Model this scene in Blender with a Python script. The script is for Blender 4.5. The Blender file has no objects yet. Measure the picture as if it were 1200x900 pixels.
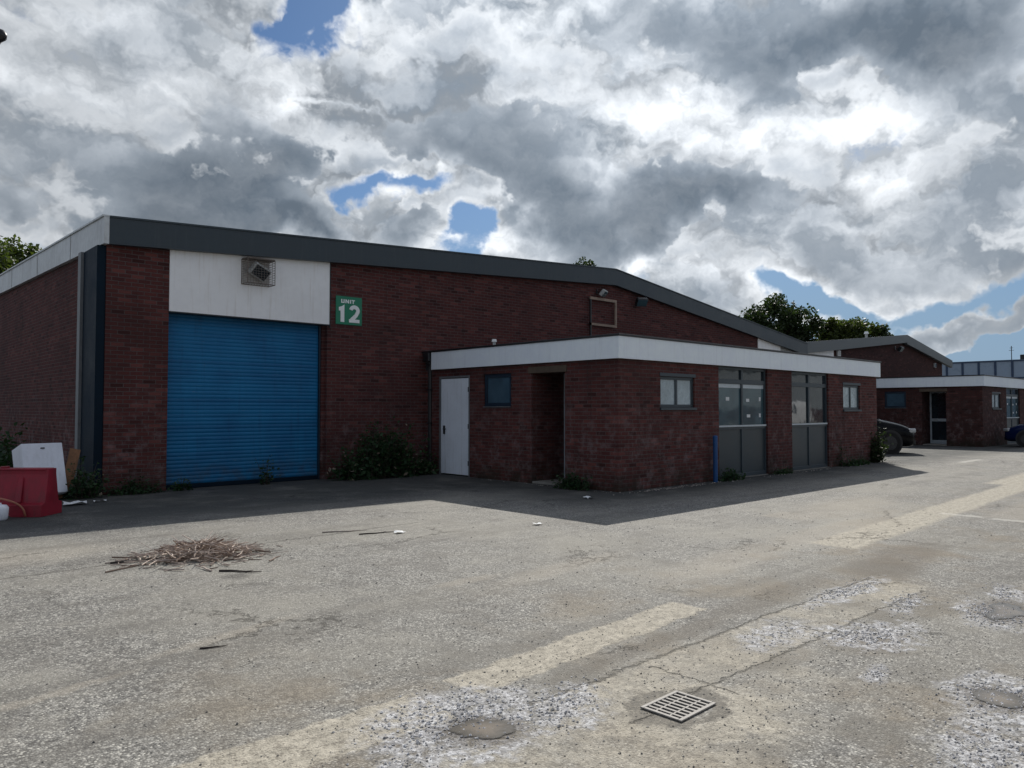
import bpy, bmesh, math, random
from mathutils import Vector, Matrix, noise as mnoise

random.seed(12)
SC = bpy.context.scene
COL = SC.collection
HEAD = math.radians(46.95)          # the way the photographer faces, measured from the facade direction (+X)
SUN_AZ = math.atan2(0.78, 1.07)     # sun stands behind the building, a little right of the view
SUN_EL = math.atan2(1.0, math.hypot(0.78, 1.07))
SUN_DIR = Vector((1.07, 0.78, 1.0)).normalized()

# ------------------------------------------------------------------ node helpers
class NT:
    def __init__(s, tree):
        s.t = tree; s.n = tree.nodes; s.l = tree.links
    def new(s, typ, **kw):
        nd = s.n.new(typ)
        for k, v in kw.items():
            setattr(nd, k, v)
        return nd
    def put(s, sock, v):
        if isinstance(v, bpy.types.NodeSocket):
            s.l.new(v, sock)
        elif v is not None:
            if hasattr(sock, 'default_value'):
                if isinstance(v, (tuple, list, Vector)) and sock.type == 'RGBA' and len(v) == 3:
                    v = (*v, 1)
                sock.default_value = v
    def math(s, op, a, b=None, c=None, clamp=False):
        nd = s.new('ShaderNodeMath', operation=op, use_clamp=clamp)
        s.put(nd.inputs[0], a)
        if b is not None: s.put(nd.inputs[1], b)
        if c is not None: s.put(nd.inputs[2], c)
        return nd.outputs[0]
    def vmath(s, op, a, b=None, c=None):
        nd = s.new('ShaderNodeVectorMath', operation=op)
        s.put(nd.inputs[0], a)
        if op == 'SCALE':
            s.put(nd.inputs['Scale'], b)
        else:
            if b is not None: s.put(nd.inputs[1], b)
            if c is not None: s.put(nd.inputs[2], c)
        return nd.outputs['Value'] if op in ('DOT_PRODUCT', 'LENGTH', 'DISTANCE') else nd.outputs['Vector']
    def mix(s, f, a, b, blend='MIX'):
        nd = s.new('ShaderNodeMix', data_type='RGBA', blend_type=blend)
        s.put(nd.inputs[0], f); s.put(nd.inputs[6], a); s.put(nd.inputs[7], b)
        return nd.outputs[2]
    def smooth(s, v, lo, hi, a=0.0, b=1.0):
        nd = s.new('ShaderNodeMapRange', interpolation_type='SMOOTHSTEP')
        for i, x in enumerate((v, lo, hi, a, b)): s.put(nd.inputs[i], x)
        return nd.outputs[0]
    def lin(s, v, lo, hi, a=0.0, b=1.0):
        nd = s.new('ShaderNodeMapRange')
        for i, x in enumerate((v, lo, hi, a, b)): s.put(nd.inputs[i], x)
        return nd.outputs[0]
    def noise(s, vec, scale, detail=3, rough=0.5, dist=0.0, out='Fac'):
        nd = s.new('ShaderNodeTexNoise')
        s.put(nd.inputs['Vector'], vec); nd.inputs['Scale'].default_value = scale
        nd.inputs['Detail'].default_value = detail; nd.inputs['Roughness'].default_value = rough
        nd.inputs['Distortion'].default_value = dist
        return nd.outputs[out]
    def voro(s, vec, scale, feature='F1', out='Distance', **kw):
        nd = s.new('ShaderNodeTexVoronoi', feature=feature)
        s.put(nd.inputs['Vector'], vec); nd.inputs['Scale'].default_value = scale
        for k, v in kw.items(): nd.inputs[k].default_value = v
        return nd.outputs[out]
    def sep(s, v):
        nd = s.new('ShaderNodeSeparateXYZ'); s.put(nd.inputs[0], v); return nd.outputs
    def comb(s, x, y, z):
        nd = s.new('ShaderNodeCombineXYZ')
        for i, q in enumerate((x, y, z)): s.put(nd.inputs[i], q)
        return nd.outputs[0]
    def bump(s, h, dist, strength=1.0):
        nd = s.new('ShaderNodeBump'); nd.inputs['Strength'].default_value = strength
        nd.inputs['Distance'].default_value = dist; s.put(nd.inputs['Height'], h)
        return nd.outputs[0]

def material(name):
    m = bpy.data.materials.new(name); m.use_nodes = True
    t = NT(m.node_tree); b = m.node_tree.nodes['Principled BSDF']
    return m, t, b

def weathered(name, col, rough=0.5, metal=0.0, vary=0.15, scale=3.0, dirt=0.3, dirt_col=(0.05, 0.045, 0.04),
              streak=False, spec=0.5, bump=0.0):
    """painted or plain surface with patchy tone, dirt and optional rain streaks"""
    m, t, b = material(name)
    pos = t.new('ShaderNodeNewGeometry').outputs['Position']
    n1 = t.noise(pos, scale, 5, 0.6)
    n2 = t.noise(pos, scale * 9, 3, 0.6)
    v = t.math('ADD', t.math('MULTIPLY', n1, 0.7), t.math('MULTIPLY', n2, 0.3))
    dark = tuple(c * (1 - vary) for c in col); light = tuple(min(1, c * (1 + vary)) for c in col)
    c = t.mix(t.smooth(v, 0.3, 0.7), dark, light)
    if streak:
        st = t.noise(t.vmath('MULTIPLY', pos, (14, 14, 0.9)), 1.0, 4, 0.6)
        d = t.smooth(st, 0.5, 0.8, 0, dirt)
    else:
        d = t.smooth(t.noise(pos, scale * 2.3, 6, 0.65), 0.5, 0.8, 0, dirt)
    c = t.mix(d, c, dirt_col)
    t.put(b.inputs['Base Color'], c)
    t.put(b.inputs['Roughness'], t.lin(v, 0.3, 0.7, max(0.03, rough - 0.1), min(1, rough + 0.1)))
    b.inputs['Metallic'].default_value = metal
    b.inputs['Specular IOR Level'].default_value = spec
    if bump:
        t.put(b.inputs['Normal'], t.bump(n2, bump))
    return m

def brick_material(name, c1, c2, mortar, stain=True):
    m, t, b = material(name)
    pos = t.new('ShaderNodeNewGeometry').outputs['Position']
    x, y, z = t.sep(pos)[:3]
    wob = t.math('MULTIPLY', t.math('SUBTRACT', t.noise(pos, 6, 3, 0.6), 0.5), 0.012)
    uv = t.comb(t.math('ADD', t.math('ADD', x, y), wob), t.math('ADD', z, wob), 0.0)
    br = t.new('ShaderNodeTexBrick'); br.offset = 0.5; br.squash = 1.0
    t.put(br.inputs['Vector'], uv)
    br.inputs['Color1'].default_value = (0, 0, 0, 1); br.inputs['Color2'].default_value = (1, 1, 1, 1)
    br.inputs['Mortar'].default_value = (0.5, 0.5, 0.5, 1)
    br.inputs['Scale'].default_value = 1.0; br.inputs['Mortar Size'].default_value = 0.0075
    br.inputs['Mortar Smooth'].default_value = 0.25; br.inputs['Bias'].default_value = 0.0
    br.inputs['Brick Width'].default_value = 0.225; br.inputs['Row Height'].default_value = 0.075
    rnd = t.sep(br.outputs['Color'])[0]
    fac = br.outputs['Fac']
    mid = tuple((a + d) / 2 for a, d in zip(c1, c2))
    col = t.mix(rnd, c1, c2)
    # some burnt headers, some pale ones
    col = t.mix(t.smooth(rnd, 0.90, 0.97, 0, 0.75), col, tuple(c * 0.42 for c in mid))
    col = t.mix(t.smooth(rnd, 0.12, 0.06, 0, 0.5), col, (c1[0] * 1.7, c1[1] * 2.0, c1[2] * 2.0))
    grain = t.noise(pos, 70, 3, 0.7)
    col = t.mix(t.smooth(grain, 0.35, 0.75, 0.0, 0.45), col, tuple(c * 0.4 for c in mid))
    mcol = t.mix(t.noise(pos, 9, 4, 0.6), tuple(c * 0.35 for c in mortar), mortar)
    col = t.mix(fac, col, mcol)
    if stain:
        big = t.noise(pos, 0.7, 5, 0.6)
        col = t.mix(t.smooth(big, 0.42, 0.72, 0, 0.38), col, (0.030, 0.016, 0.016))
        st = t.noise(t.vmath('MULTIPLY', pos, (5, 5, 0.5)), 1.0, 4, 0.6)
        col = t.mix(t.smooth(st, 0.55, 0.8, 0, 0.5), col, (0.02, 0.015, 0.014))
        # salts and splash dirt low on the wall
        low = t.math('MULTIPLY', t.smooth(z, 2.6, 0.4), t.smooth(t.noise(pos, 5, 5, 0.7), 0.46, 0.70))
        col = t.mix(t.math('MULTIPLY', low, 0.30), col, (0.36, 0.30, 0.30))
        moss = t.math('MULTIPLY', t.smooth(z, 0.55, 0.0), t.smooth(t.noise(pos, 3, 4, 0.7), 0.35, 0.6))
        col = t.mix(t.math('MULTIPLY', moss, 0.7), col, (0.018, 0.022, 0.012))
    t.put(b.inputs['Base Color'], col)
    b.inputs['Roughness'].default_value = 0.88
    b.inputs['Specular IOR Level'].default_value = 0.25
    h = t.math('SUBTRACT', t.math('MULTIPLY', grain, 0.25), fac)
    h = t.math('ADD', h, t.math('MULTIPLY', rnd, 0.2))
    t.put(b.inputs['Normal'], t.bump(h, 0.008))
    return m

def glass_material(name, tint, rough=0.03, spec=0.9):
    m, t, b = material(name)
    pos = t.new('ShaderNodeNewGeometry').outputs['Position']
    n = t.noise(pos, 2.5, 4, 0.6)
    t.put(b.inputs['Base Color'], t.mix(t.smooth(n, 0.3, 0.7), tuple(c * 0.7 for c in tint), tint))
    t.put(b.inputs['Roughness'], t.lin(t.noise(pos, 8, 4, 0.7), 0.3, 0.8, rough, rough + 0.06))
    b.inputs['Specular IOR Level'].default_value = spec
    t.put(b.inputs['Normal'], t.bump(t.noise(pos, 1.6, 2, 0.5), 0.004))
    return m

def leaf_material(name, c1, c2, trans=0.35):
    m, t, b = material(name)
    pos = t.new('ShaderNodeNewGeometry').outputs['Position']
    n = t.noise(pos, 0.9, 3, 0.6); n2 = t.voro(pos, 9, out='Color')
    f = t.math('ADD', t.math('MULTIPLY', n, 0.6), t.math('MULTIPLY', t.sep(n2)[0], 0.4))
    c = t.mix(t.smooth(f, 0.3, 0.7), c1, c2)
    t.put(b.inputs['Base Color'], c)
    b.inputs['Roughness'].default_value = 0.55; b.inputs['Specular IOR Level'].default_value = 0.3
    tr = t.new('ShaderNodeBsdfTranslucent'); t.put(tr.inputs[0], t.mix(1.0, c, (1.5, 1.7, 0.6), 'MULTIPLY'))
    mx = t.new('ShaderNodeMixShader'); mx.inputs[0].default_value = trans
    t.l.new(b.outputs[0], mx.inputs[1]); t.l.new(tr.outputs[0], mx.inputs[2])
    t.l.new(mx.outputs[0], m.node_tree.nodes['Material Output'].inputs[0])
    return m

def shutter_material():
    m, t, b = material('blue_slats')
    pos = t.new('ShaderNodeNewGeometry').outputs['Position']
    x, y, z = t.sep(pos)[:3]
    slat = t.noise(t.comb(0.0, 0.0, t.math('MULTIPLY', t.math('FLOOR', t.math('DIVIDE', t.math('SUBTRACT', z, .09), .076)), 3.7)), 1.0, 1, .5)
    n1 = t.noise(t.vmath('MULTIPLY', pos, (1.2, 1, .8)), 1.0, 5, .6)
    f = t.math('ADD', t.math('MULTIPLY', slat, .5), t.math('MULTIPLY', n1, .5))
    c = t.mix(t.smooth(f, .32, .66), (.0025, .105, .26), (.006, .175, .385))
    st = t.noise(t.vmath('MULTIPLY', pos, (9, 9, .7)), 1.0, 5, .65)
    c = t.mix(t.smooth(st, .52, .78, 0, .35), c, (.01, .05, .10))
    scuff = t.smooth(t.noise(t.vmath('MULTIPLY', pos, (3, 3, 14)), 1.0, 6, .7), .62, .72, 0, .45)
    c = t.mix(scuff, c, (.10, .20, .30))
    low = t.math('MULTIPLY', t.smooth(z, .75, .05), t.smooth(t.noise(pos, 4, 5, .7), .35, .65))
    c = t.mix(t.math('MULTIPLY', low, .55), c, (.05, .055, .05))
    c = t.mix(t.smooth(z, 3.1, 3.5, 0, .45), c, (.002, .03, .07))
    t.put(b.inputs['Base Color'], c); b.inputs['Roughness'].default_value = .5; b.inputs['Specular IOR Level'].default_value = .35
    t.put(b.inputs['Normal'], t.bump(t.noise(t.vmath('MULTIPLY', pos, (1.5, 1, 5)), 1.0, 3, .5), .02, .6))
    return m

# ------------------------------------------------------------------ mesh helpers
class MB:
    """collects shapes and links them as ONE mesh object"""
    def __init__(s):
        s.v = []; s.f = []; s.mi = []; s.cur = 0
    def add(s, vs, fs):
        o = len(s.v); s.v += [tuple(p) for p in vs]; s.f += [tuple(i + o for i in q) for q in fs]
        s.mi += [s.cur] * len(fs)
        return s
    def hexa(s, p):   # p: 4 bottom (ccw from above), 4 top
        return s.add(p, [(3, 2, 1, 0), (4, 5, 6, 7), (0, 1, 5, 4), (1, 2, 6, 5), (2, 3, 7, 6), (3, 0, 4, 7)])
    def box(s, x0, x1, y0, y1, z0, z1):
        return s.hexa([(x0, y0, z0), (x1, y0, z0), (x1, y1, z0), (x0, y1, z0), (x0, y0, z1), (x1, y0, z1), (x1, y1, z1), (x0, y1, z1)])
    def rot_box(s, c, size, M):
        hx, hy, hz = [q / 2 for q in size]
        p = [Vector(c) + M @ Vector(q) for q in ((-hx, -hy, -hz), (hx, -hy, -hz), (hx, hy, -hz), (-hx, hy, -hz),
                                                 (-hx, -hy, hz), (hx, -hy, hz), (hx, hy, hz), (-hx, hy, hz))]
        return s.hexa(p)
    def tube(s, pts, r, n=8, caps=True):
        pts = [Vector(p) for p in pts]; rs = r if isinstance(r, (list, tuple)) else [r] * len(pts)
        vs = []; fs = []
        for i, p in enumerate(pts):
            d = (pts[min(i + 1, len(pts) - 1)] - pts[max(i - 1, 0)]).normalized()
            a = d.orthogonal().normalized() if i == 0 else (a - d * a.dot(d)).normalized()
            b2 = d.cross(a)
            for k in range(n):
                t = 2 * math.pi * k / n
                vs.append(p + (a * math.cos(t) + b2 * math.sin(t)) * rs[i])
        for i in range(len(pts) - 1):
            for k in range(n):
                fs.append((i * n + k, i * n + (k + 1) % n, (i + 1) * n + (k + 1) % n, (i + 1) * n + k))
        if caps:
            fs.append(tuple(range(n - 1, -1, -1))); fs.append(tuple((len(pts) - 1) * n + k for k in range(n)))
        return s.add(vs, fs)
    def prism(s, poly, axis, a, b):
        """extrude a 2D polygon along an axis: 'y' -> poly in (x,z); 'x' -> (y,z); 'z' -> (x,y)"""
        def P(u, w, q): return {'y': (u, q, w), 'x': (q, u, w), 'z': (u, w, q)}[axis]
        n = len(poly)
        vs = [P(u, w, a) for u, w in poly] + [P(u, w, b) for u, w in poly]
        fs = [tuple(range(n - 1, -1, -1)), tuple(range(n, 2 * n))] + [(i, (i + 1) % n, n + (i + 1) % n, n + i) for i in range(n)]
        return s.add(vs, fs)
    def build(s, name, mat, parent=None, bevel=0.0, smooth=False, loc=None, seg=1):
        me = bpy.data.meshes.new(name); me.from_pydata(s.v, [], s.f)
        mats = mat if isinstance(mat, (list, tuple)) else [mat]
        for q in mats: me.materials.append(q)
        if len(mats) > 1: me.polygons.foreach_set('material_index', s.mi)
        bm = bmesh.new(); bm.from_mesh(me); bmesh.ops.recalc_face_normals(bm, faces=bm.faces); bm.to_mesh(me); bm.free()
        if smooth: me.polygons.foreach_set('use_smooth', [True] * len(me.polygons))
        me.update()
        o = bpy.data.objects.new(name, me); COL.objects.link(o)
        if parent is not None: o.parent = parent
        if bevel:
            md = o.modifiers.new('bevel', 'BEVEL'); md.width = bevel; md.segments = seg; md.limit_method = 'ANGLE'
        if loc is not None: o.location = loc
        return o

def tag(o, label=None, cat=None, group=None, kind=None):
    if label: o['label'] = label
    if cat: o['category'] = cat
    if group: o['group'] = group
    if kind: o['kind'] = kind
    return o

def thing(name, label, cat, loc=(0, 0, 0), rz=0.0, group=None):
    o = bpy.data.objects.new(name, None); COL.objects.link(o)
    o.location = loc; o.rotation_euler = (0, 0, rz); o.empty_display_size = 0.2
    return tag(o, label, cat, group)

def sheet(pts, z):
    m = MB(); m.add([(x, y, z) for x, y in pts], [tuple(range(len(pts)))]); return m

# ------------------------------------------------------------------ materials
BRICK = brick_material('red_brick', (0.132, 0.040, 0.035), (0.088, 0.029, 0.028), (0.175, 0.135, 0.13))
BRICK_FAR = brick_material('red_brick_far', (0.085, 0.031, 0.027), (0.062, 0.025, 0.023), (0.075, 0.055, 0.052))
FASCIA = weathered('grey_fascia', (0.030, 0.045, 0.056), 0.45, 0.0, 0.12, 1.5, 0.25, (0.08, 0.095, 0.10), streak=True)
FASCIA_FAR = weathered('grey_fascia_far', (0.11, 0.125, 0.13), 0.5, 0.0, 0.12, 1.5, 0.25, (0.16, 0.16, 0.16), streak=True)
EAVE = weathered('pale_eave', (0.62, 0.65, 0.66), 0.5, 0.0, 0.2, 1.2, 0.5, (0.30, 0.30, 0.29), streak=True)
WHITE = weathered('white_fascia', (0.84, 0.91, 1.0), 0.45, 0.0, 0.06, 0.9, 0.20, (0.45, 0.48, 0.50), streak=True)
WPANEL = weathered('white_panel', (0.93, 0.93, 0.93), 0.5, 0.0, 0.06, 0.9, 0.30, (0.50, 0.42, 0.34), streak=True)
FELT = weathered('roof_felt', (0.035, 0.04, 0.045), 0.9, 0.0, 0.3, 3, 0.2)
SHEETROOF = weathered('roof_sheet', (0.16, 0.17, 0.17), 0.7, 0.0, 0.2, 1, 0.4)
BLUE = shutter_material()
BLUEFLAT = weathered('blue_shutter', (0.003, 0.140, 0.33), 0.42, 0.0, 0.12, 1.3, 0.16, (0.01, 0.05, 0.12), streak=True)
DKBLUE = weathered('dark_blue_metal', (0.003, 0.013, 0.026), 0.6, 0.0, 0.2, 2, 0.2, (0.015, 0.015, 0.015), spec=0.15)
GREYTRIM = weathered('grey_trim', (0.15, 0.16, 0.17), 0.5, 0.0, 0.2, 2, 0.3)
BLACKP = weathered('black_plastic', (0.012, 0.014, 0.017), 0.4, 0.0, 0.2, 4, 0.2)
DOORW = weathered('white_door', (0.76, 0.82, 0.90), 0.45, 0.0, 0.06, 2, 0.35, (0.25, 0.24, 0.22), streak=True)
FRAMEG = weathered('grey_frame', (0.038, 0.056, 0.070), 0.45, 0.0, 0.15, 2, 0.2)
FRAMEB = weathered('blue_frame', (0.008, 0.022, 0.042), 0.45, 0.0, 0.15, 2, 0.2)
ALUF = weathered('pale_frame', (0.52, 0.58, 0.62), 0.4, 0.2, 0.1, 2, 0.2)
SPANDREL = weathered('grey_spandrel', (0.034, 0.050, 0.060), 0.4, 0.0, 0.12, 1.5, 0.3, (0.04, 0.04, 0.04), streak=True)
FROST = glass_material('frosted_glass', (0.50, 0.60, 0.64), 0.25, 0.6)
GLASSD = glass_material('dark_glass', (0.020, 0.034, 0.045), 0.02, 1.0)
GLASSB = glass_material('blue_glass', (0.06, 0.12, 0.17), 0.12, 0.7)
GLASST = glass_material('teal_glass', (0.065, 0.125, 0.15), 0.04, 0.9)
PAPER = weathered('paper', (0.75, 0.77, 0.78), 0.8, 0.0, 0.1, 5, 0.2)
LINTEL = weathered('concrete_lintel', (0.10, 0.075, 0.055), 0.9, 0.0, 0.25, 5, 0.4)
CONC = weathered('concrete', (0.22, 0.21, 0.19), 0.9, 0.0, 0.25, 4, 0.4, bump=0.004)
GREEN = weathered('sign_green', (0.004, 0.20, 0.105), 0.4, 0.0, 0.06, 4, 0.06, (0.05, 0.1, 0.07))
SIGNW = weathered('sign_white', (0.86, 0.88, 0.88), 0.4, 0.0, 0.04, 4, 0.05)
TANM = weathered('tan_metal', (0.30, 0.22, 0.17), 0.6, 0.2, 0.25, 6, 0.4, (0.1, 0.05, 0.03))
RUSTM = weathered('rusty_metal', (0.20, 0.17, 0.15), 0.7, 0.3, 0.3, 20, 0.6, (0.14, 0.06, 0.03))
LAMPG = weathered('lamp_grey', (0.42, 0.43, 0.42), 0.5, 0.2, 0.15, 6, 0.4)
RED = weathered('red_barrier', (0.27, 0.010, 0.028), 0.5, 0.0, 0.25, 3, 0.6, (0.12, 0.03, 0.03), streak=True)
WPLAST = weathered('white_plastic', (0.82, 0.85, 0.92), 0.4, 0.0, 0.07, 2, 0.2, (0.4, 0.4, 0.4), streak=True)
WOOD = weathered('old_wood', (0.24, 0.12, 0.06), 0.8, 0.0, 0.3, 6, 0.4, (0.08, 0.05, 0.03))
POLEB = weathered('blue_pole', (0.008, 0.075, 0.24), 0.45, 0.0, 0.15, 5, 0.2)
IRON = weathered('cast_iron', (0.27, 0.255, 0.235), 0.7, 0.0, 0.3, 25, 0.5, (0.10, 0.08, 0.07))
PIT = weathered('drain_dark', (0.006, 0.006, 0.006), 0.9)
BLUECLAD = weathered('blue_cladding', (0.29, 0.37, 0.47), 0.3, 0.0, 0.08, 0.4, 0.1, (0.2, 0.25, 0.3))
NAVY = weathered('navy_frame', (0.03, 0.06, 0.12), 0.5)
BARK = weathered('bark', (0.06, 0.045, 0.035), 0.9, 0.0, 0.3, 8, 0.4)
LEAF_D = leaf_material('leaf_dark', (0.016, 0.030, 0.011), (0.036, 0.056, 0.018), 0.25)
LEAF_M = leaf_material('leaf_mid', (0.032, 0.050, 0.014), (0.075, 0.095, 0.028), 0.32)
WEED = leaf_material('weed_leaf', (0.018, 0.045, 0.02), (0.04, 0.085, 0.035), 0.25)
DRYLEAF = leaf_material('dry_leaf', (0.22, 0.17, 0.13), (0.36, 0.3, 0.24), 0.2)
BLOBS = [
    (-0.527, 0.222, 0.157, 0.083, 0.55), (-0.554, 0.328, 0.106, 0.077, 0.35), (-0.371, 0.338, 0.092, 0.056, 0.45), (-0.203, 0.303, 0.18, 0.08, 0.75), (-0.33, 0.273, 0.127, 0.05, 0.45),
    (-0.046, 0.36, 0.126, 0.079, 0.45), (0.091, 0.26, 0.208, 0.058, 0.85), (0.278, 0.252, 0.112, 0.043, 0.65), (0.046, 0.38, 0.08, 0.059, 0.4), (0.412, 0.433, 0.222, 0.052, 0.95),
    (0.182, 0.47, 0.13, 0.04, 0.45), (0.538, 0.384, 0.125, 0.05, 0.7), (0.569, 0.24, 0.091, 0.054, 0.7), (0.512, 0.336, 0.067, 0.036, 0.3), (-0.114, 0.451, 0.103, 0.055, 0.12),
    (0.279, 0.377, 0.122, 0.052, -0.05), (0.159, 0.331, 0.088, 0.035, 0.05), (0.381, 0.327, 0.085, 0.057, 0.02), (-0.504, 0.39, 0.054, 0.068, -0.05), (-0.24, 0.236, 0.054, 0.025, 0.45),
    (-0.409, 0.236, 0.069, 0.025, 0.4), (-0.329, 0.227, 0.062, 0.021, 0.3), (-0.113, 0.224, 0.04, 0.024, 0.5), (0.046, 0.212, 0.079, 0.015, 0.3), (0.482, 0.167, 0.093, 0.027, 0.35),
    (0.418, 0.195, 0.073, 0.03, 0.3), (0.287, 0.14, 0.031, 0.024, 0.8), (0.256, 0.184, 0.063, 0.019, -0.2), (0.213, 0.17, 0.064, 0.027, 0.35), (0.49, 0.104, 0.043, 0.018, 0.5),
    (0.582, 0.102, 0.039, 0.015, 0.8), (0.481, 0.102, 0.048, 0.02, 0.5), (0.349, 0.19, 0.059, 0.041, 0.25), (-0.263, 0.484, 0.05, 0.03, -1.15), (-0.478, 0.443, 0.125, 0.033, 0.5),
    (-0.137, 0.491, 0.08, 0.027, 0.35), (-0.384, 0.523, 0.212, 0.048, 0.6), (0.115, 0.57, 0.409, 0.064, 0.7), (-0.164, 0.278, 0.096, 0.027, -1.3), (-0.028, 0.215, 0.063, 0.022, -1.0),
    (-0.091, 0.276, 0.045, 0.023, -0.35), (-0.191, 0.246, 0.02, 0.026, -0.5), (0.152, 0.199, 0.055, 0.015, -0.7), (0.379, 0.141, 0.103, 0.023, -0.7), (0.541, 0.072, 0.116, 0.023, -0.8),
    (0.466, 0.308, 0.025, 0.013, -0.25), (0.426, 0.077, 0.14, 0.014, -0.4), (-0.576, 0.216, 0.058, 0.02, -0.55), (-0.526, 0.196, 0.099, 0.011, -0.45), (-0.608, 0.243, 0.023, 0.018, 0.4),
    (0.39, 0.277, 0.038, 0.024, -0.3), (-0.012, 0.484, 0.069, 0.018, -0.12), (0.559, 0.138, 0.07, 0.021, -0.4),
]
# ------------------------------------------------------------------ sky: Nishita daylight with broken, backlit cumulus
def build_world():
    w = bpy.data.worlds.new('World'); SC.world = w; w.use_nodes = True
    nt = w.node_tree; nt.nodes.clear(); t = NT(nt)
    R = (math.sin(HEAD), -math.cos(HEAD), 0); H = (math.cos(HEAD), math.sin(HEAD), 0)
    g = bpy.data.node_groups.new('cloud_thickness', 'ShaderNodeTree')
    g.interface.new_socket('Dir', in_out='INPUT', socket_type='NodeSocketVector')
    g.interface.new_socket('T', in_out='OUTPUT', socket_type='NodeSocketFloat')
    g.interface.new_socket('W', in_out='OUTPUT', socket_type='NodeSocketVector')
    q = NT(g); gi = q.new('NodeGroupInput'); go = q.new('NodeGroupOutput')
    d = q.vmath('NORMALIZE', gi.outputs[0])
    el = q.math('ARCSINE', q.sep(d)[2])
    az = q.math('ARCTAN2', q.vmath('DOT_PRODUCT', d, R), q.vmath('DOT_PRODUCT', d, H))
    uv = q.comb(az, el, 0.0)
    warp = q.vmath('SUBTRACT', q.noise(d, 4.5, 4, 0.55, out='Color'), (0.5, 0.5, 0.5))
    uvw = q.vmath('ADD', uv, q.vmath('SCALE', warp, 0.22))
    warp2 = q.vmath('SUBTRACT', q.noise(d, 17, 4, 0.6, out='Color'), (0.5, 0.5, 0.5))
    uvw = q.vmath('ADD', uvw, q.vmath('SCALE', warp2, 0.07))
    acc = None
    for (a, e, ra, re, amp) in BLOBS:
        sc = (1 / ra, 1 / re, 0.0)
        p = q.vmath('MULTIPLY_ADD', uvw, sc, (-a / ra, -e / re, 0.0))
        ex = q.math('EXPONENT', q.math('MULTIPLY', q.vmath('DOT_PRODUCT', p, p), -0.8))
        acc = q.math('MULTIPLY_ADD', ex, amp, acc if acc is not None else 0.0)
    # stretch with height so that puffs near the horizon get flat and small
    hz = q.math('ADD', q.math('MULTIPLY', q.sep(d)[2], 0.5), 0.62)
    pd = q.comb(q.math('DIVIDE', q.sep(d)[0], hz), q.math('DIVIDE', q.sep(d)[1], hz), q.math('MULTIPLY', q.sep(d)[2], 2.1))
    dw = q.vmath('ADD', pd, q.vmath('SCALE', warp2, 0.16))
    acc = q.math('ADD', acc, 0.13)
    acc = q.math('MULTIPLY_ADD', q.math('MULTIPLY', q.smooth(el, 0.02, 0.07), q.smooth(el, 0.26, 0.14)), 0.16, acc)
    g.links.new(acc, go.inputs[0]); g.links.new(dw, go.inputs[1])

    # billows: evaluated at the view direction and a little nearer the sun, for the lit rims
    g2 = bpy.data.node_groups.new('cloud_billows', 'ShaderNodeTree')
    g2.interface.new_socket('P', in_out='INPUT', socket_type='NodeSocketVector')
    g2.interface.new_socket('N', in_out='OUTPUT', socket_type='NodeSocketFloat')
    q = NT(g2); gi = q.new('NodeGroupInput'); go2 = q.new('NodeGroupOutput')
    fb = q.math('SUBTRACT', q.noise(gi.outputs[0], 3.4, 7, 0.58, 0.0), 0.5)
    bl = q.math('ABSOLUTE', q.math('MULTIPLY_ADD', q.noise(gi.outputs[0], 4.8, 5, 0.48), 2.0, -1.0))     # puffs with dark creases
    N = q.math('ADD', q.math('MULTIPLY', fb, 0.95), q.math('MULTIPLY', q.math('SUBTRACT', bl, 0.2), 0.75))
    g2.links.new(N, go2.inputs[0])

    dirn = t.vmath('NORMALIZE', t.new('ShaderNodeTexCoord').outputs['Generated'])
    nd = t.new('ShaderNodeGroup'); nd.node_tree = g; t.put(nd.inputs[0], dirn)
    A, PW = nd.outputs[0], nd.outputs[1]
    def G(v):
        n_ = t.new('ShaderNodeGroup'); n_.node_tree = g2; t.put(n_.inputs[0], v); return n_.outputs[0]
    N0 = G(PW)
    N1 = G(t.vmath('ADD', PW, (0.012 * math.sin(SUN_AZ), -0.012 * math.cos(SUN_AZ), 0.085)))
    T0 = t.math('MULTIPLY_ADD', N0, 0.95, A)
    Ts = t.math('MULTIPLY_ADD', N0, 0.55, A)
    relief = t.math('SUBTRACT', N0, N1)
    sv = tuple(SUN_DIR)
    cosun = t.math('MAXIMUM', t.vmath('DOT_PRODUCT', dirn, sv), 0.0)
    near = t.math('POWER', cosun, 4.0)
    alpha = t.smooth(T0, -0.08, 0.24)
    thick = t.math('POWER', t.lin(Ts, 0.06, 1.15), 0.62)
    lit = t.math('MULTIPLY_ADD', near, 0.62, 0.60)            # brightness of thin, sunlit cloud
    bright = t.vmath('SCALE', (0.97, 1.0, 1.03), lit)
    gl = t.math('MULTIPLY_ADD', near, 0.16, 0.200)
    gl = t.math('MULTIPLY', gl, t.smooth(A, 1.4, 0.7, 0.72, 1.15))
    grey = t.vmath('SCALE', (0.86, 1.03, 1.24), gl)
    cr = t.mix(thick, bright, grey)
    amp = t.math('MULTIPLY', t.math('MULTIPLY_ADD', near, 1.0, 0.42), t.smooth(A, 1.15, 0.40, 0.20, 1.0))
    rel = t.math('MULTIPLY', t.math('MAXIMUM', t.math('MINIMUM', t.math('MULTIPLY', relief, 1.7), 0.6), -0.25), amp)
    cr = t.mix(1.0, cr, t.comb(rel, rel, rel), 'ADD')
    cr = t.vmath('MAXIMUM', cr, (0.10, 0.115, 0.13))
    # a nearer deck of separate heaps: lit tops, grey bellies
    OB = (3.7, -1.9, 0.6)
    PB = t.vmath('ADD', t.vmath('SCALE', PW, 0.80), OB)
    B0 = G(PB)
    B1 = G(t.vmath('ADD', PB, (0.014 * math.sin(SUN_AZ), -0.014 * math.cos(SUN_AZ), 0.10)))
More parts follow.
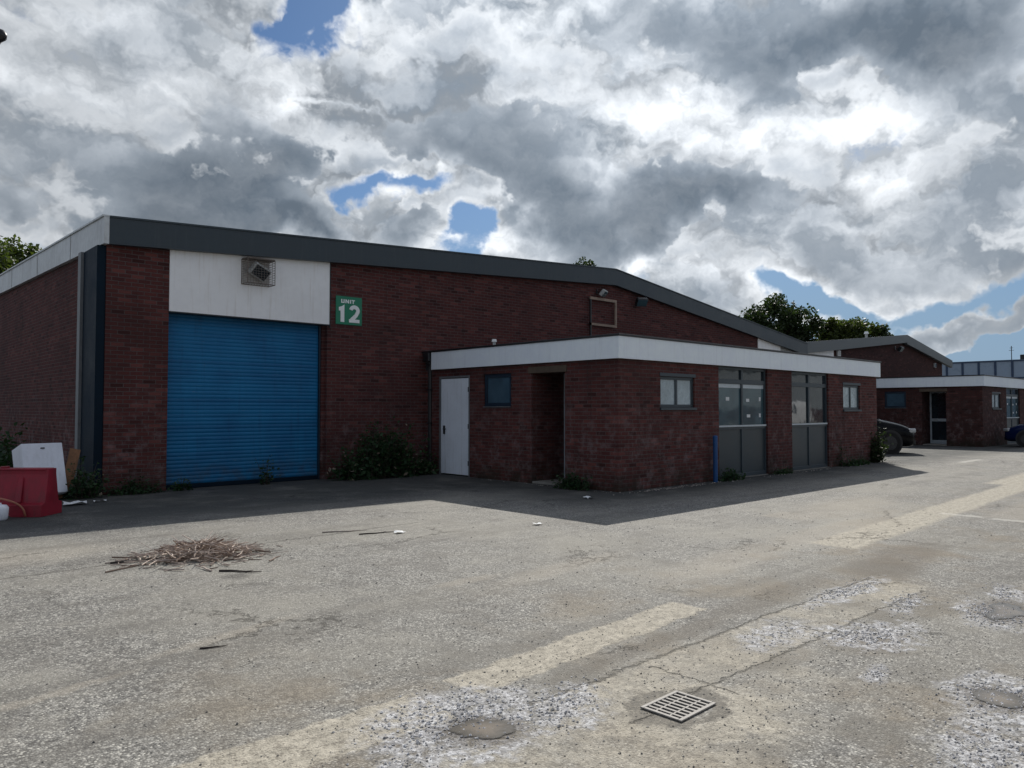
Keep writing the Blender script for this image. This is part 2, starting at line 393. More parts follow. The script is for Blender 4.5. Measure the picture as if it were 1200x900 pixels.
    TB = t.math('ADD', B0, t.math('MULTIPLY_ADD', t.math('MINIMUM', A, 0.6), 0.45, -0.17))
    TB = t.math('MULTIPLY_ADD', t.smooth(A, 0.75, 1.25), -0.28, TB)
    reB = t.math('SUBTRACT', B0, B1)
    top = t.smooth(reB, -0.10, 0.16)
    thB = t.math('POWER', t.lin(TB, 0.0, 0.32), 0.6)
    litB = t.math('MULTIPLY', t.math('MULTIPLY_ADD', near, 0.62, 0.58), t.math('MULTIPLY_ADD', top, 0.60, 0.40))
    greyB = t.math('MULTIPLY_ADD', near, 0.17, 0.215)
    cB = t.mix(thB, t.vmath('SCALE', (0.97, 1.0, 1.03), litB), t.vmath('SCALE', (0.86, 1.03, 1.24), greyB))
    relB = t.math('MULTIPLY', t.math('MAXIMUM', t.math('MINIMUM', t.math('MULTIPLY', reB, 1.4), 0.4), -0.08), t.math('MULTIPLY_ADD', near, 0.6, 0.25))
    cB = t.mix(1.0, cB, t.comb(relB, relB, relB), 'ADD')
    cB = t.vmath('MAXIMUM', cB, (0.11, 0.13, 0.15))
    aB = t.math('MULTIPLY', t.smooth(TB, 0.0, 0.13), t.smooth(A, -0.25, 0.15))
    cr = t.mix(aB, cr, cB)
    alpha = t.math('MAXIMUM', alpha, aB)
    z = t.sep(dirn)[2]
    haze = t.smooth(z, 0.10, -0.01, 0, 0.6)
    cr = t.mix(haze, cr, (0.42, 0.52, 0.63))
    sky = t.new('ShaderNodeTexSky', sky_type='NISHITA'); sky.sun_disc = False
    sky.sun_elevation = SUN_EL; sky.sun_rotation = math.pi / 2 - SUN_AZ
    sky.air_density = 1.0; sky.dust_density = 0.6; sky.ozone_density = 1.6
    skc = t.mix(1.0, sky.outputs[0], (0.62, 0.88, 1.18), 'MULTIPLY')
    skc = t.mix(t.smooth(z, 0.32, 0.0, 0, 0.92), skc, (4.6, 6.6, 9.2))      # humid air low over the ground
    b1 = t.new('ShaderNodeBackground'); t.put(b1.inputs[0], skc); b1.inputs[1].default_value = 0.055
    b2 = t.new('ShaderNodeBackground'); t.put(b2.inputs[0], cr); b2.inputs[1].default_value = 1.0
    mx = t.new('ShaderNodeMixShader'); t.put(mx.inputs[0], alpha)
    t.l.new(b1.outputs[0], mx.inputs[1]); t.l.new(b2.outputs[0], mx.inputs[2])
    out = t.new('ShaderNodeOutputWorld'); t.l.new(mx.outputs[0], out.inputs[0])
    w.cycles.sampling_method = 'MANUAL'; w.cycles.sample_map_resolution = 512
build_world()

sun = bpy.data.lights.new('sun', 'SUN'); sun.energy = 4.8; sun.angle = math.radians(0.5); sun.color = (1.0, 0.95, 0.87)
so = bpy.data.objects.new('sun', sun); COL.objects.link(so)
so.rotation_euler = (-SUN_DIR).to_track_quat('-Z', 'Y').to_euler(); so.location = SUN_DIR * 60

cam = bpy.data.cameras.new('camera'); co = bpy.data.objects.new('camera', cam); COL.objects.link(co)
co.location = (0, 0, 1.55)
pitch = math.atan(29.5 / 884)
co.rotation_euler = (math.pi / 2 + pitch, 0, HEAD - math.pi / 2)
cam.sensor_fit = 'HORIZONTAL'; cam.sensor_width = 36.0; cam.lens = 36.0 * 884 / 1200
cam.clip_end = 2000; cam.clip_start = 0.05
SC.camera = co

# ------------------------------------------------------------------ ground
def ground_material():
    m, t, b = material('worn_asphalt')
    pos = t.new('ShaderNodeNewGeometry').outputs['Position']
    wn = t.vmath('SUBTRACT', t.noise(pos, 7, 5, 0.65, out='Color'), (0.5, 0.5, 0.5))
    wn2 = t.vmath('SUBTRACT', t.noise(pos, 1.3, 3, 0.5, out='Color'), (0.5, 0.5, 0.5))
    P = t.vmath('ADD', pos, t.vmath('SCALE', wn, 0.17))
    P = t.vmath('ADD', P, t.vmath('SCALE', wn2, 0.09))
    Pbig = t.vmath('ADD', P, t.vmath('SCALE', wn, 0.35))
    def rect(cx, cy, hx, hy, soft=0.05, rot=0.0, src=None):
        v = t.vmath('SUBTRACT', src or P, (cx, cy, 0))
        if rot:
            c, s_ = math.cos(rot), math.sin(rot)
            v = t.comb(t.vmath('DOT_PRODUCT', v, (c, s_, 0)), t.vmath('DOT_PRODUCT', v, (-s_, c, 0)), 0.0)
        a = t.vmath('ABSOLUTE', v); s = t.sep(a)
        return t.math('MULTIPLY', t.smooth(s[0], hx + soft, hx - soft), t.smooth(s[1], hy + soft, hy - soft))
    def ell(cx, cy, rx, ry, soft=0.25, rot=0.0, src=None):
        v = t.vmath('SUBTRACT', src or P, (cx, cy, 0))
        if rot:
            c, s_ = math.cos(rot), math.sin(rot)
            v = t.comb(t.vmath('DOT_PRODUCT', v, (c, s_, 0)), t.vmath('DOT_PRODUCT', v, (-s_, c, 0)), 0.0)
        v = t.vmath('MULTIPLY', v, (1 / rx, 1 / ry, 0))
        return t.smooth(t.vmath('LENGTH', v), 1 + soft, 1 - soft)
    def union(*ms):
        r = ms[0]
        for k in ms[1:]: r = t.math('MAXIMUM', r, k)
        return r
    # aggregate: every stone its own tone
    st = t.sep(t.voro(pos, 95, out='Color'))
    st2 = t.sep(t.voro(pos, 42, out='Color'))
    sp = t.math('ADD', t.math('MULTIPLY', st[0], 0.52), t.math('MULTIPLY', st2[1], 0.48))
    edge = t.voro(pos, 95)
    mott = t.noise(pos, 0.55, 5, 0.6)
    mott2 = t.noise(pos, 3.2, 5, 0.65)
    stone = t.mix(t.smooth(sp, 0.15, 0.85), (0.082, 0.081, 0.080), (0.320, 0.315, 0.30))
    stone = t.mix(t.smooth(st[2], 0.90, 0.97, 0, 0.8), stone, (0.55, 0.54, 0.50))
    stone = t.mix(t.smooth(edge, 0.35, 0.75, 0, 0.55), stone, (0.05, 0.048, 0.045))
    base = t.mix(t.smooth(mott2, 0.45, 0.68, 0.0, 0.5), stone, (0.105, 0.100, 0.094))
    patch = t.noise(t.vmath('ADD', pos, t.vmath('SCALE', wn, 0.6)), 1.5, 6, 0.7)
    base = t.mix(t.smooth(patch, 0.54, 0.62, 0, 0.32), base, (0.10, 0.092, 0.082))
    base = t.mix(t.smooth(patch, 0.44, 0.36, 0, 0.30), base, (0.27, 0.26, 0.235))
    base = t.mix(t.smooth(mott, 0.40, 0.66, 0.0, 0.50), base, (0.235, 0.225, 0.20))
    # brown silt drifts, mostly on the road side of the yard
    x, y, z = t.sep(pos)[:3]
    silt = t.math('MULTIPLY', t.smooth(t.noise(pos, 0.8, 6, 0.62), 0.46, 0.66), t.smooth(y, 5.6, 3.2))
    base = t.mix(t.math('MULTIPLY', silt, 0.6), base, t.mix(sp, (0.12, 0.098, 0.070), (0.25, 0.212, 0.16)))
    darkp = t.math('MULTIPLY', t.smooth(t.noise(pos, 1.1, 5, 0.62), 0.50, 0.62), t.smooth(y, 3.7, 3.0))
    base = t.mix(t.math('MULTIPLY', darkp, 0.40), base, (0.075, 0.068, 0.058))
    # wheel tracks and oil drips along the way the yard is driven
    trk = t.noise(t.vmath('MULTIPLY', P, (.16, 1.6, 0)), 1.0, 5, .6)
    base = t.mix(t.smooth(trk, .50, .68, 0, .38), base, (.085, .080, .074))
    base = t.mix(t.smooth(trk, .46, .30, 0, .30), base, (.27, .262, .24))
    oil = t.math('MULTIPLY', t.smooth(t.voro(P, .9), .16, .05), t.smooth(t.noise(pos, .5, 2, .5), .5, .6))
    base = t.mix(t.math('MULTIPLY', oil, .55), base, (.035, .033, .03))
    smud = union(ell(5.9, 3.15, 1.1, .16, .5, .05), ell(4.3, 3.05, 1.0, .10, .5, .03), ell(8.2, 3.0, 1.3, .3, .5, .1))
    base = t.mix(t.math('MULTIPLY', smud, .5), base, (.085, .072, .058))
    # beige concrete bands running along the yard
    crumble = t.smooth(t.noise(pos, 9, 6, 0.7), 0.30, 0.42, 0.25, 1.0)
    s1 = union(rect(0.6, 3.22, 1.85, 0.20, 0.02), rect(3.92, 3.37, 1.22, 0.165, 0.02, 0.055), rect(13.5, 4.0, 5.0, 0.27, 0.06, 0.04),
               rect(24, 4.7, 6.0, 0.35, 0.12, 0.04))
    s1 = t.math('MULTIPLY', s1, crumble)
    s2 = union(rect(4.95, 2.62, 2.25, 0.24, 0.04), rect(2.6, 2.32, 0.8, 0.38, 0.12), rect(3.0, 1.95, 0.7, 0.25, 0.12), rect(3.95, 2.05, 0.45, 0.16, 0.1))
    s2 = t.math('MULTIPLY', s2, t.smooth(t.noise(pos, 3, 6, 0.7), 0.28, 0.55, 0.35, 1.0))
    beige = t.mix(t.smooth(t.noise(pos, 14, 5, 0.7), 0.3, 0.7), (0.25, 0.232, 0.195), (0.43, 0.40, 0.34))
    beige = t.mix(t.smooth(sp, 0.42, 0.15, 0, 0.75), beige, (0.13, 0.115, 0.095))
    beige = t.mix(t.smooth(st[1], 0.93, 0.97, 0, 0.5), beige, (0.05, 0.045, 0.04))
    base = t.mix(t.math('MULTIPLY', s1, 0.88), base, beige)
    base = t.mix(t.math('MULTIPLY', t.math('MULTIPLY', s2, t.smooth(t.noise(pos, 1.7, 5, .65), .36, .58, .25, 1.0)), 0.75), base, beige)
    # faint tan scuffs and worn paint
    tan = union(ell(2.15, 5.15, 0.55, 0.07, 0.5, 0.25), ell(1.0, 4.75, 0.45, 0.05, 0.5, 0.2), ell(5.5, 5.1, 0.9, 0.16, 0.6, 0.12), ell(4.4, 5.3, 0.35, 0.1, 0.5, 0.0),
                ell(7.0, 4.2, 1.2, 0.28, 0.6, 0.1), rect(10.5, 5.27, 0.35, 0.33, 0.08), ell(9.5, 4.3, 2.5, 0.25, 0.6, 0.05), ell(12.2, 5.2, 1.8, 0.5, 0.5, 0.1),
                rect(13.8, 2.9, 1.4, 0.5, 0.15), ell(1.0, 9.3, 1.6, 0.5, 0.6, 0.0))
    base = t.mix(t.math('MULTIPLY', t.math('MULTIPLY', tan, crumble), 0.28), base, (0.34, 0.305, 0.255))
    paint = union(rect(12.38, 3.62, 0.07, 0.28, 0.04), rect(12.3, 2.75, 0.08, 0.45, 0.05), rect(25.5, 7.2, 0.9, 0.10, 0.06))
    base = t.mix(t.math('MULTIPLY', t.math('MULTIPLY', paint, crumble), 0.5), base, (0.46, 0.45, 0.42))
    # pale limestone gravel washed into the potholes
    grav = union(ell(2.42, 2.92, 0.52, 0.40, 0.25, 0.0, Pbig), ell(2.95, 2.72, 0.30, 0.18, 0.3, 0.4, Pbig), ell(1.85, 2.72, 0.25, 0.15, 0.4, 0, Pbig),
                 ell(5.45, 2.2, 0.48, 0.20, 0.2, -0.5, Pbig), ell(5.3, 2.1, 0.30, 0.25, 0.2, 0, Pbig), ell(4.62, 1.82, 0.18, 0.06, 0.4, 0.2), ell(6.5, 2.78, 0.75, 0.13, 0.4, 0.0, Pbig), ell(6.45, 2.3, 0.4, 0.1, 0.4, 0.2, Pbig),
                 ell(4.72, 1.18, 0.42, 0.3, 0.3, 0.3, Pbig), ell(3.85, 1.05, 0.55, 0.2, 0.35, 0.2, Pbig), ell(6.6, 1.72, 0.45, 0.22, 0.3, 0.3, Pbig), ell(7.4, 1.85, 0.35, 0.12, 0.3, 0.3, Pbig),
                 ell(4.9, 2.6, 0.42, 0.16, 0.4, 0.1, Pbig), ell(1.55, 1.9, 0.4, 0.2, 0.3, 0, Pbig))
    gv = t.sep(t.voro(pos, 60, out='Color'))
    gcol = t.mix(t.smooth(gv[0], 0.0, 1.0), (0.20, 0.20, 0.212), (0.50, 0.51, 0.54))
    gm = t.math('MULTIPLY', grav, t.smooth(t.noise(pos, 13, 4, 0.65), 0.36, 0.58))
    base = t.mix(t.math('MULTIPLY', gm, 0.9), base, gcol)
    ring = t.math('MULTIPLY', ell(3.36, 2.31, .32, .23, .10, 0, Pbig), t.math('SUBTRACT', 1.0, ell(3.36, 2.31, .17, .14, .10)))
    base = t.mix(t.math('MULTIPLY', ring, .8), base, t.mix(sp, (.05, .047, .042), (.20, .185, .16)))
    ring2 = t.math('MULTIPLY', ell(3.38, 2.22, .46, .34, .08, 0, Pbig), t.math('SUBTRACT', 1.0, ell(3.36, 2.31, .32, .23, .10, 0, Pbig)))
    base = t.mix(t.math('MULTIPLY', ring2, .6), base, beige)
    wet = union(ell(2.42, 2.80, .24, .17, .3, -.75), ell(4.70, 1.20, .19, .19, .3), ell(6.75, 1.70, .40, .2, .3, .2))
    base = t.mix(t.math('MULTIPLY', wet, .62), base, (.075, .062, .048))
    # cracks and the joint of the trench
    cr1 = t.math('MULTIPLY', t.smooth(t.voro(t.vmath('ADD', pos, t.vmath('SCALE', wn, 0.5)), 0.55, feature='DISTANCE_TO_EDGE'), 0.010, 0.003),
                 t.smooth(t.noise(pos, 0.6, 3, 0.5), 0.52, 0.62))
    cr2 = union(rect(5.0, 2.86, 2.2, 0.010, 0.010), rect(5.0, 2.36, 2.0, 0.008, 0.008), rect(3.55, 8.35, 2.6, 0.02, 0.02, 0.05), rect(5.2, 2.55, 0.008, 0.28, 0.008), rect(3.75, 2.5, 0.008, 0.3, 0.01))
    crk = t.math('MAXIMUM', cr1, cr2)
    base = t.mix(t.math('MULTIPLY', crk, 0.5), base, (0.030, 0.027, 0.022))
    # shade of warehouse and annex, deepened in the ground colour
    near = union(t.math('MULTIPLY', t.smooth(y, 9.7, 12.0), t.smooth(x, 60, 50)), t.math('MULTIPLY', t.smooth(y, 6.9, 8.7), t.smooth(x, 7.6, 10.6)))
    painted_shade = t.math('MULTIPLY', near, t.smooth(t.noise(pos, 1.2, 4, 0.6), 0.25, 0.55, 0.55, 1.0))
    base = t.mix(t.math('MULTIPLY', painted_shade, 0.80), base, (0.028, 0.032, 0.034))
    base = t.mix(1.0, base, (1.20, 1.19, 1.16), 'MULTIPLY')
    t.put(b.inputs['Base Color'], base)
    t.put(b.inputs['Roughness'], t.lin(sp, 0, 1, 0.72, 0.95))
    b.inputs['Specular IOR Level'].default_value = 0.22
    h = t.math('ADD', t.math('MULTIPLY', sp, 0.5), t.math('MULTIPLY', edge, -0.6))
    h = t.math('ADD', h, t.math('MULTIPLY', gm, t.math('MULTIPLY', gv[0], 1.5)))
    h = t.math('SUBTRACT', h, t.math('MULTIPLY', crk, 2.0))
    h = t.math('ADD', h, t.math('MULTIPLY', mott2, 3.0))
    h = t.math('ADD', h, t.math('MULTIPLY', s1, 0.8))
    t.put(b.inputs['Normal'], t.bump(h, 0.006, 0.8))
    return m
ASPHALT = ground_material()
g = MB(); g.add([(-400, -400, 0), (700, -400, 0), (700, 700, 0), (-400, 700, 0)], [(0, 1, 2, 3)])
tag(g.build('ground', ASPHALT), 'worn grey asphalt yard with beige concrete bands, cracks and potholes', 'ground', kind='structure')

def mud(rx, ry, seed):
    m, t, b = material('muddy_water')
    m.node_tree.nodes['Material Output']
    oc = t.new('ShaderNodeTexCoord').outputs['Object']
    pos = t.new('ShaderNodeNewGeometry').outputs['Position']
    wv = t.vmath('SUBTRACT', t.noise(pos, 7, 4, .6, out='Color'), (.5, .5, .5))
    wl = t.vmath('SUBTRACT', t.noise(pos, 2.6, 2, .5, out='Color'), (.5, .5, .5))
    v = t.vmath('ADD', t.vmath('ADD', oc, t.vmath('SCALE', wv, rx * .7)), t.vmath('SCALE', wl, rx * .9))
    d = t.vmath('LENGTH', t.vmath('MULTIPLY', v, (1 / rx, 1 / ry, 0)))
    t.put(b.inputs['Base Color'], t.mix(t.smooth(d, .2, 1.0), (0.20, 0.165, 0.125), (0.10, 0.085, 0.065)))
    b.inputs['Roughness'].default_value = 0.10; b.inputs['Specular IOR Level'].default_value = 0.6
    t.put(b.inputs['Normal'], t.bump(t.noise(pos, 25, 3, 0.5), 0.0008))
    tr = t.new('ShaderNodeBsdfTransparent'); mx = t.new('ShaderNodeMixShader')
    t.put(mx.inputs[0], t.smooth(d, .92, 1.12)); t.l.new(b.outputs[0], mx.inputs[1]); t.l.new(tr.outputs[0], mx.inputs[2])
    t.l.new(mx.outputs[0], m.node_tree.nodes['Material Output'].inputs[0])
    return m
def puddle(cx, cy, rx, ry, rot, label, seed):
    pts = [(1.7 * rx * math.cos(2 * math.pi * k / 48), 1.7 * ry * math.sin(2 * math.pi * k / 48)) for k in range(48)]
    o = sheet(pts, 0.0).build('puddle', mud(rx, ry, seed), loc=(cx, cy, 0.004)); o.rotation_euler = (0, 0, rot)
    tag(o, label, 'puddle', kind='structure')
puddle(2.42, 2.80, 0.145, 0.10, -0.75, 'brown puddle ringed by pale gravel, left of the drain grate', 1)
puddle(4.70, 1.20, 0.12, 0.12, 0.3, 'small muddy puddle in pale gravel at the right edge of the view', 2)
puddle(6.75, 1.70, 0.28, 0.11, 0.2, 'far muddy puddle with gravel beside it, near the right edge', 3)

def stones(name, label, spots, mat, zs=0.5):
    """spots: (cx, cy, rx, ry, rot, n, rmin, rmax)"""
    m = MB(); rnd = random.Random(hash(len(spots)) + 5)
    for (cx, cy, rx, ry, rot, n, r0, r1) in spots:
        for _ in range(n):
            q = rnd.gauss(0, 0.5), rnd.gauss(0, 0.5)
            if abs(q[0]) > 1.3 or abs(q[1]) > 1.3: continue
            u, v = q[0] * rx, q[1] * ry
            x = cx + u * math.cos(rot) - v * math.sin(rot); y = cy + u * math.sin(rot) + v * math.cos(rot)
            r = r0 + (r1 - r0) * rnd.random() ** 2.5
            a = rnd.uniform(0, 6.28); e = [rnd.uniform(0.6, 1.25) for _ in range(6)]
            c, s_ = math.cos(a), math.sin(a); zz = r * zs * 0.55
            vs = [(x + r * e[0] * c, y + r * e[0] * s_, zz), (x - r * e[1] * s_ * .8, y + r * e[1] * c * .8, zz), (x - r * e[2] * c, y - r * e[2] * s_, zz),
                  (x + r * e[3] * s_ * .8, y - r * e[3] * c * .8, zz), (x + r * .2, y, zz + r * zs * e[4]), (x, y, zz - r * zs * .6)]
            m.add(vs, [(0, 1, 4), (1, 2, 4), (2, 3, 4), (3, 0, 4), (1, 0, 5), (2, 1, 5), (3, 2, 5), (0, 3, 5)])
    return tag(m.build(name, mat), label, name.replace('_', ' '), kind='stuff')
def stone_mat(name, lo, hi):
    m, t, b = material(name)
    pos = t.new('ShaderNodeNewGeometry').outputs['Position']
    v = t.sep(t.voro(pos, 38, out='Color'))
    t.put(b.inputs['Base Color'], t.mix(v[0], lo, hi)); b.inputs['Roughness'].default_value = 0.85
    return m
GRAVM = stone_mat('pale_gravel', (0.17, 0.17, 0.175), (0.62, 0.62, 0.64))
GRITM = stone_mat('grey_grit', (0.10, 0.092, 0.085), (0.42, 0.40, 0.36))
stones('gravel', 'pale grey gravel washed into and around the potholes', [
    (2.42, 3.0, .45, .33, 0, 1100, .003, .013), (2.95, 2.75, .32, .16, .4, 420, .003, .012), (1.85, 2.75, .25, .15, 0, 200, .003, .011),
    (5.35, 2.15, .35, .2, -.3, 700, .003, .012), (4.62, 1.82, .16, .06, .2, 120, .003, .010), (6.5, 2.78, .7, .13, 0, 500, .004, .012), (6.45, 2.3, .4, .1, .2, 250, .004, .012),
    (4.72, 1.18, .38, .3, .3, 800, .003, .013), (3.85, 1.05, .5, .2, .2, 700, .003, .012), (6.6, 1.75, .45, .22, .3, 600, .004, .013), (7.4, 1.85, .35, .12, .3, 200, .004, .012),
    (4.9, 2.6, .42, .16, .1, 250, .003, .010)], GRAVM)
stones('grit', 'loose dark and pale grit scattered over the yard', [
    (3.5, 3.2, 2.6, 2.6, 0, 3800, .002, .009), (8, 5, 6, 4, 0, 1500, .004, .014), (3.0, 8.2, 1.6, 1.0, 0, 450, .005, .015), (4.5, 2.0, 2.5, .9, 0, 2200, .002, .009)], GRITM)
stones('rubble', 'crumbled pale rubble lying along the foot of the brick annex', [
    (12.6, 8.70, 1.5, .12, 0, 170, .012, .035), (18.4, 8.72, 4.0, .10, 0, 90, .01, .035), (10.93, 10.2, .12, 2.2, 0, 60, .01, .03), (22.9, 8.6, .5, .2, 0, 30, .02, .05)], stone_mat('rubble_stone', (.10, .08, .07), (.5, .47, .43)))
# ------------------------------------------------------------------ warehouse with the blue roller shutter
FY = 15.0
TOP = [(3.92, 5.01), (18.28, 5.88), (31.08, 4.32)]
def roof_z(x, prof=TOP):
    for (x0, z0), (x1, z1) in zip(prof, prof[1:]):
        if x <= x1: return z0 + (z1 - z0) * (x - x0) / (x1 - x0)
    return prof[-1][1]

def gable_wall(m, cuts, prof, y0, y1, drop=0.25):
    """cuts: (x0, x1, z0 or list of (zlo, zhi)) columns under the roofline"""
    for (x0, x1, zb, zt) in cuts:
        xs = [x0] + [p[0] for p in prof[1:-1] if x0 < p[0] < x1] + [x1]
        for a, b in zip(xs, xs[1:]):
            ta = roof_z(a, prof) - drop if zt is None else zt; tb = roof_z(b, prof) - drop if zt is None else zt
            m.hexa([(a, y0, zb), (b, y0, zb), (b, y1, zb), (a, y1, zb), (a, y0, ta), (b, y0, tb), (b, y1, tb), (a, y1, ta)])

wh = thing('warehouse', 'large brick warehouse with a grey gabled fascia and a closed blue roller shutter', 'warehouse', (3.92, FY, 0))
OFF = Vector((-3.92, -FY, 0))
def wpart(m, name, mat, par=None, **kw):
    o = m.build(name, mat, par if par is not None else wh, **kw)
    if par is None: o.location = OFF
    return o
m = MB(); gable_wall(m, [(3.92, 5.02, 0, None), (8.40, 27.2, 0, None), (27.2, 30.8, 0, 3.2), (30.8, 31.08, 0, None)], TOP, FY, FY + 0.32)
wpart(m, 'wall', BRICK)
wpart(MB().box(3.92, 4.24, FY + 0.321, 52, 0, 4.85), 'wall', BRICK)
wpart(MB().box(3.92, 31.08, 52.001, 52.3, 0, 4.2), 'wall', BRICK)
wpart(MB().box(30.8, 31.08, FY + .321, 52, 0, 4.1), 'wall', BRICK)
# roof slabs
m = MB()
for (x0, z0), (x1, z1) in zip(TOP, TOP[1:]):
    m.hexa([(x0, FY - 0.05, z0 - .14), (x1, FY - 0.05, z1 - .14), (x1, 52.5, z1 - .14), (x0, 52.5, z0 - .14), (x0, FY - 0.05, z0 - .02), (x1, FY - 0.05, z1 - .02), (x1, 52.5, z1 - .02), (x0, 52.5, z0 - .02)])
wpart(m, 'roof', SHEETROOF)
# front fascia: two joined boards with a small top lip
m = MB(); D = 0.48
for i, ((x0, z0), (x1, z1)) in enumerate(zip(TOP, TOP[1:])):
    m.hexa([(x0, FY - .17, z0 - D), (x1, FY - .17, z1 - D), (x1, FY - .052, z1 - D), (x0, FY - .052, z0 - D), (x0, FY - .17, z0), (x1, FY - .17, z1), (x1, FY - .052, z1), (x0, FY - .052, z0)])
    m.hexa([(x0, FY - .19, z0 + .002), (x1, FY - .19, z1 + .002), (x1, FY + .05, z1 + .002), (x0, FY + .05, z0 + .002), (x0, FY - .19, z0 + .035), (x1, FY - .19, z1 + .035), (x1, FY + .05, z1 + .035), (x0, FY + .05, z0 + .035)])
fo = wpart(m, 'fascia', FASCIA)
# soffit shadow board
# pale side eave board, rising a little towards the back
m = MB(); ya, yb = FY - .17, 52.5
def ez(y): return .022 * (y - FY)
m.hexa([(3.83, ya, 4.53), (3.915, ya, 4.53), (3.915, yb, 4.53 + ez(yb)), (3.83, yb, 4.53 + ez(yb)), (3.83, ya, 5.015), (3.915, ya, 5.015), (3.915, yb, 5.015 + ez(yb)), (3.83, yb, 5.015 + ez(yb))])
m.hexa([(3.80, ya, 5.018), (3.93, ya, 5.018), (3.93, yb, 5.018 + ez(yb)), (3.80, yb, 5.018 + ez(yb)), (3.80, ya, 5.05), (3.93, ya, 5.05), (3.93, yb, 5.05 + ez(yb)), (3.80, yb, 5.05 + ez(yb))])
e = wpart(m, 'eave', EAVE); e['label'] = 'pale stained side eave board'
y = FY + 2.2
while y < 40:
    MB().box(3.822, 3.829, y, y + .03, 4.54 + ez(y), 5.01 + ez(y)).build('joint_strip', LAMPG, e); y += 3.0
# boxed rainwater pipe at the corner
m = MB(); m.box(3.77, 3.918, FY + .02, FY + .92, 0.02, 4.525)
bp = wpart(m, 'downpipe_casing', DKBLUE, bevel=.006)
m = MB(); m.box(3.72, 3.918, FY + .923, FY + 1.12, 0.02, 4.525); m.build('trim', GREYTRIM, bp)
# shutter
m = MB()
prof = []; z = 0.09; pitch = 0.076
while z < 3.50:
    for k in range(6):
        a = k / 6; prof.append((FY + .20 - .009 * abs(math.sin(math.pi * a)), z + pitch * a))
    z += pitch
vs = []; fs = []
for (y, zz) in prof: vs += [(5.04, y, zz), (8.30, y, zz)]
for i in range(len(prof) - 1): fs.append((2 * i, 2 * i + 1, 2 * i + 3, 2 * i + 2))
m.add(vs, fs)
sh = wpart(m, 'roller_shutter', BLUE)
m = MB(); m.box(5.04, 8.30, FY + .165, FY + .225, 0.005, 0.088); m.build('bottom_rail', DKBLUE, sh, bevel=.004)
for x0, x1 in ((4.985, 5.06), (8.285, 8.318)):
    m = MB(); m.box(x0 if x0 > 5.02 else 5.022, x1, FY + .135, FY + .26, 0.0, 3.45); m.build('guide_rail', FRAMEB, sh)
m = MB(); m.box(5.02, 8.40, FY + .36, FY + .40, 0, 3.5); wpart(m, 'shutter_backing', PIT)
m = MB(); m.box(8.322, 8.399, FY + .10, FY + .34, 0, 3.404); wpart(m, 'jamb', BRICK)
# white header panels
m = MB(); m.hexa([(5.022, FY - .02, 3.43), (8.44, FY - .02, 3.43), (8.44, FY + .10, 3.43), (5.022, FY + .10, 3.43),
                  (5.022, FY - .02, roof_z(5.02) - .40), (8.44, FY - .02, roof_z(8.44) - .40), (8.44, FY + .10, roof_z(8.44) - .40), (5.022, FY + .10, roof_z(5.02) - .40)])
hp = wpart(m, 'header_panel', WPANEL)
m = MB(); m.box(8.445, 8.462, FY - .03, FY - .002, 3.36, roof_z(8.45) - .44); m.box(5.022, 8.44, FY - .03, FY + .14, 3.405, 3.427); m.build('trim', BLACKP, hp)
m = MB(); m.hexa([(27.2, FY - .02, 3.2), (29.0, FY - .02, 3.2), (29.0, FY + .10, 3.2), (27.2, FY + .10, 3.2),
                  (27.2, FY - .02, roof_z(27.2) - .40), (29.0, FY - .02, roof_z(29.0) - .40), (29.0, FY + .1, roof_z(29.0) - .40), (27.2, FY + .1, roof_z(27.2) - .40)])
wpart(m, 'header_panel', WPANEL)
m = MB(); m.hexa([(29.003, FY + .03, 3.2), (30.8, FY + .03, 3.2), (30.8, FY + .10, 3.2), (29.003, FY + .10, 3.2),
                  (29.003, FY + .03, roof_z(29.0) - .40), (30.8, FY + .03, roof_z(30.8) - .40), (30.8, FY + .1, roof_z(30.8) - .40), (29.003, FY + .1, roof_z(29.0) - .40)])
wpart(m, 'header_panel', LAMPG)['label'] = 'dirty grey header panel far down the facade'

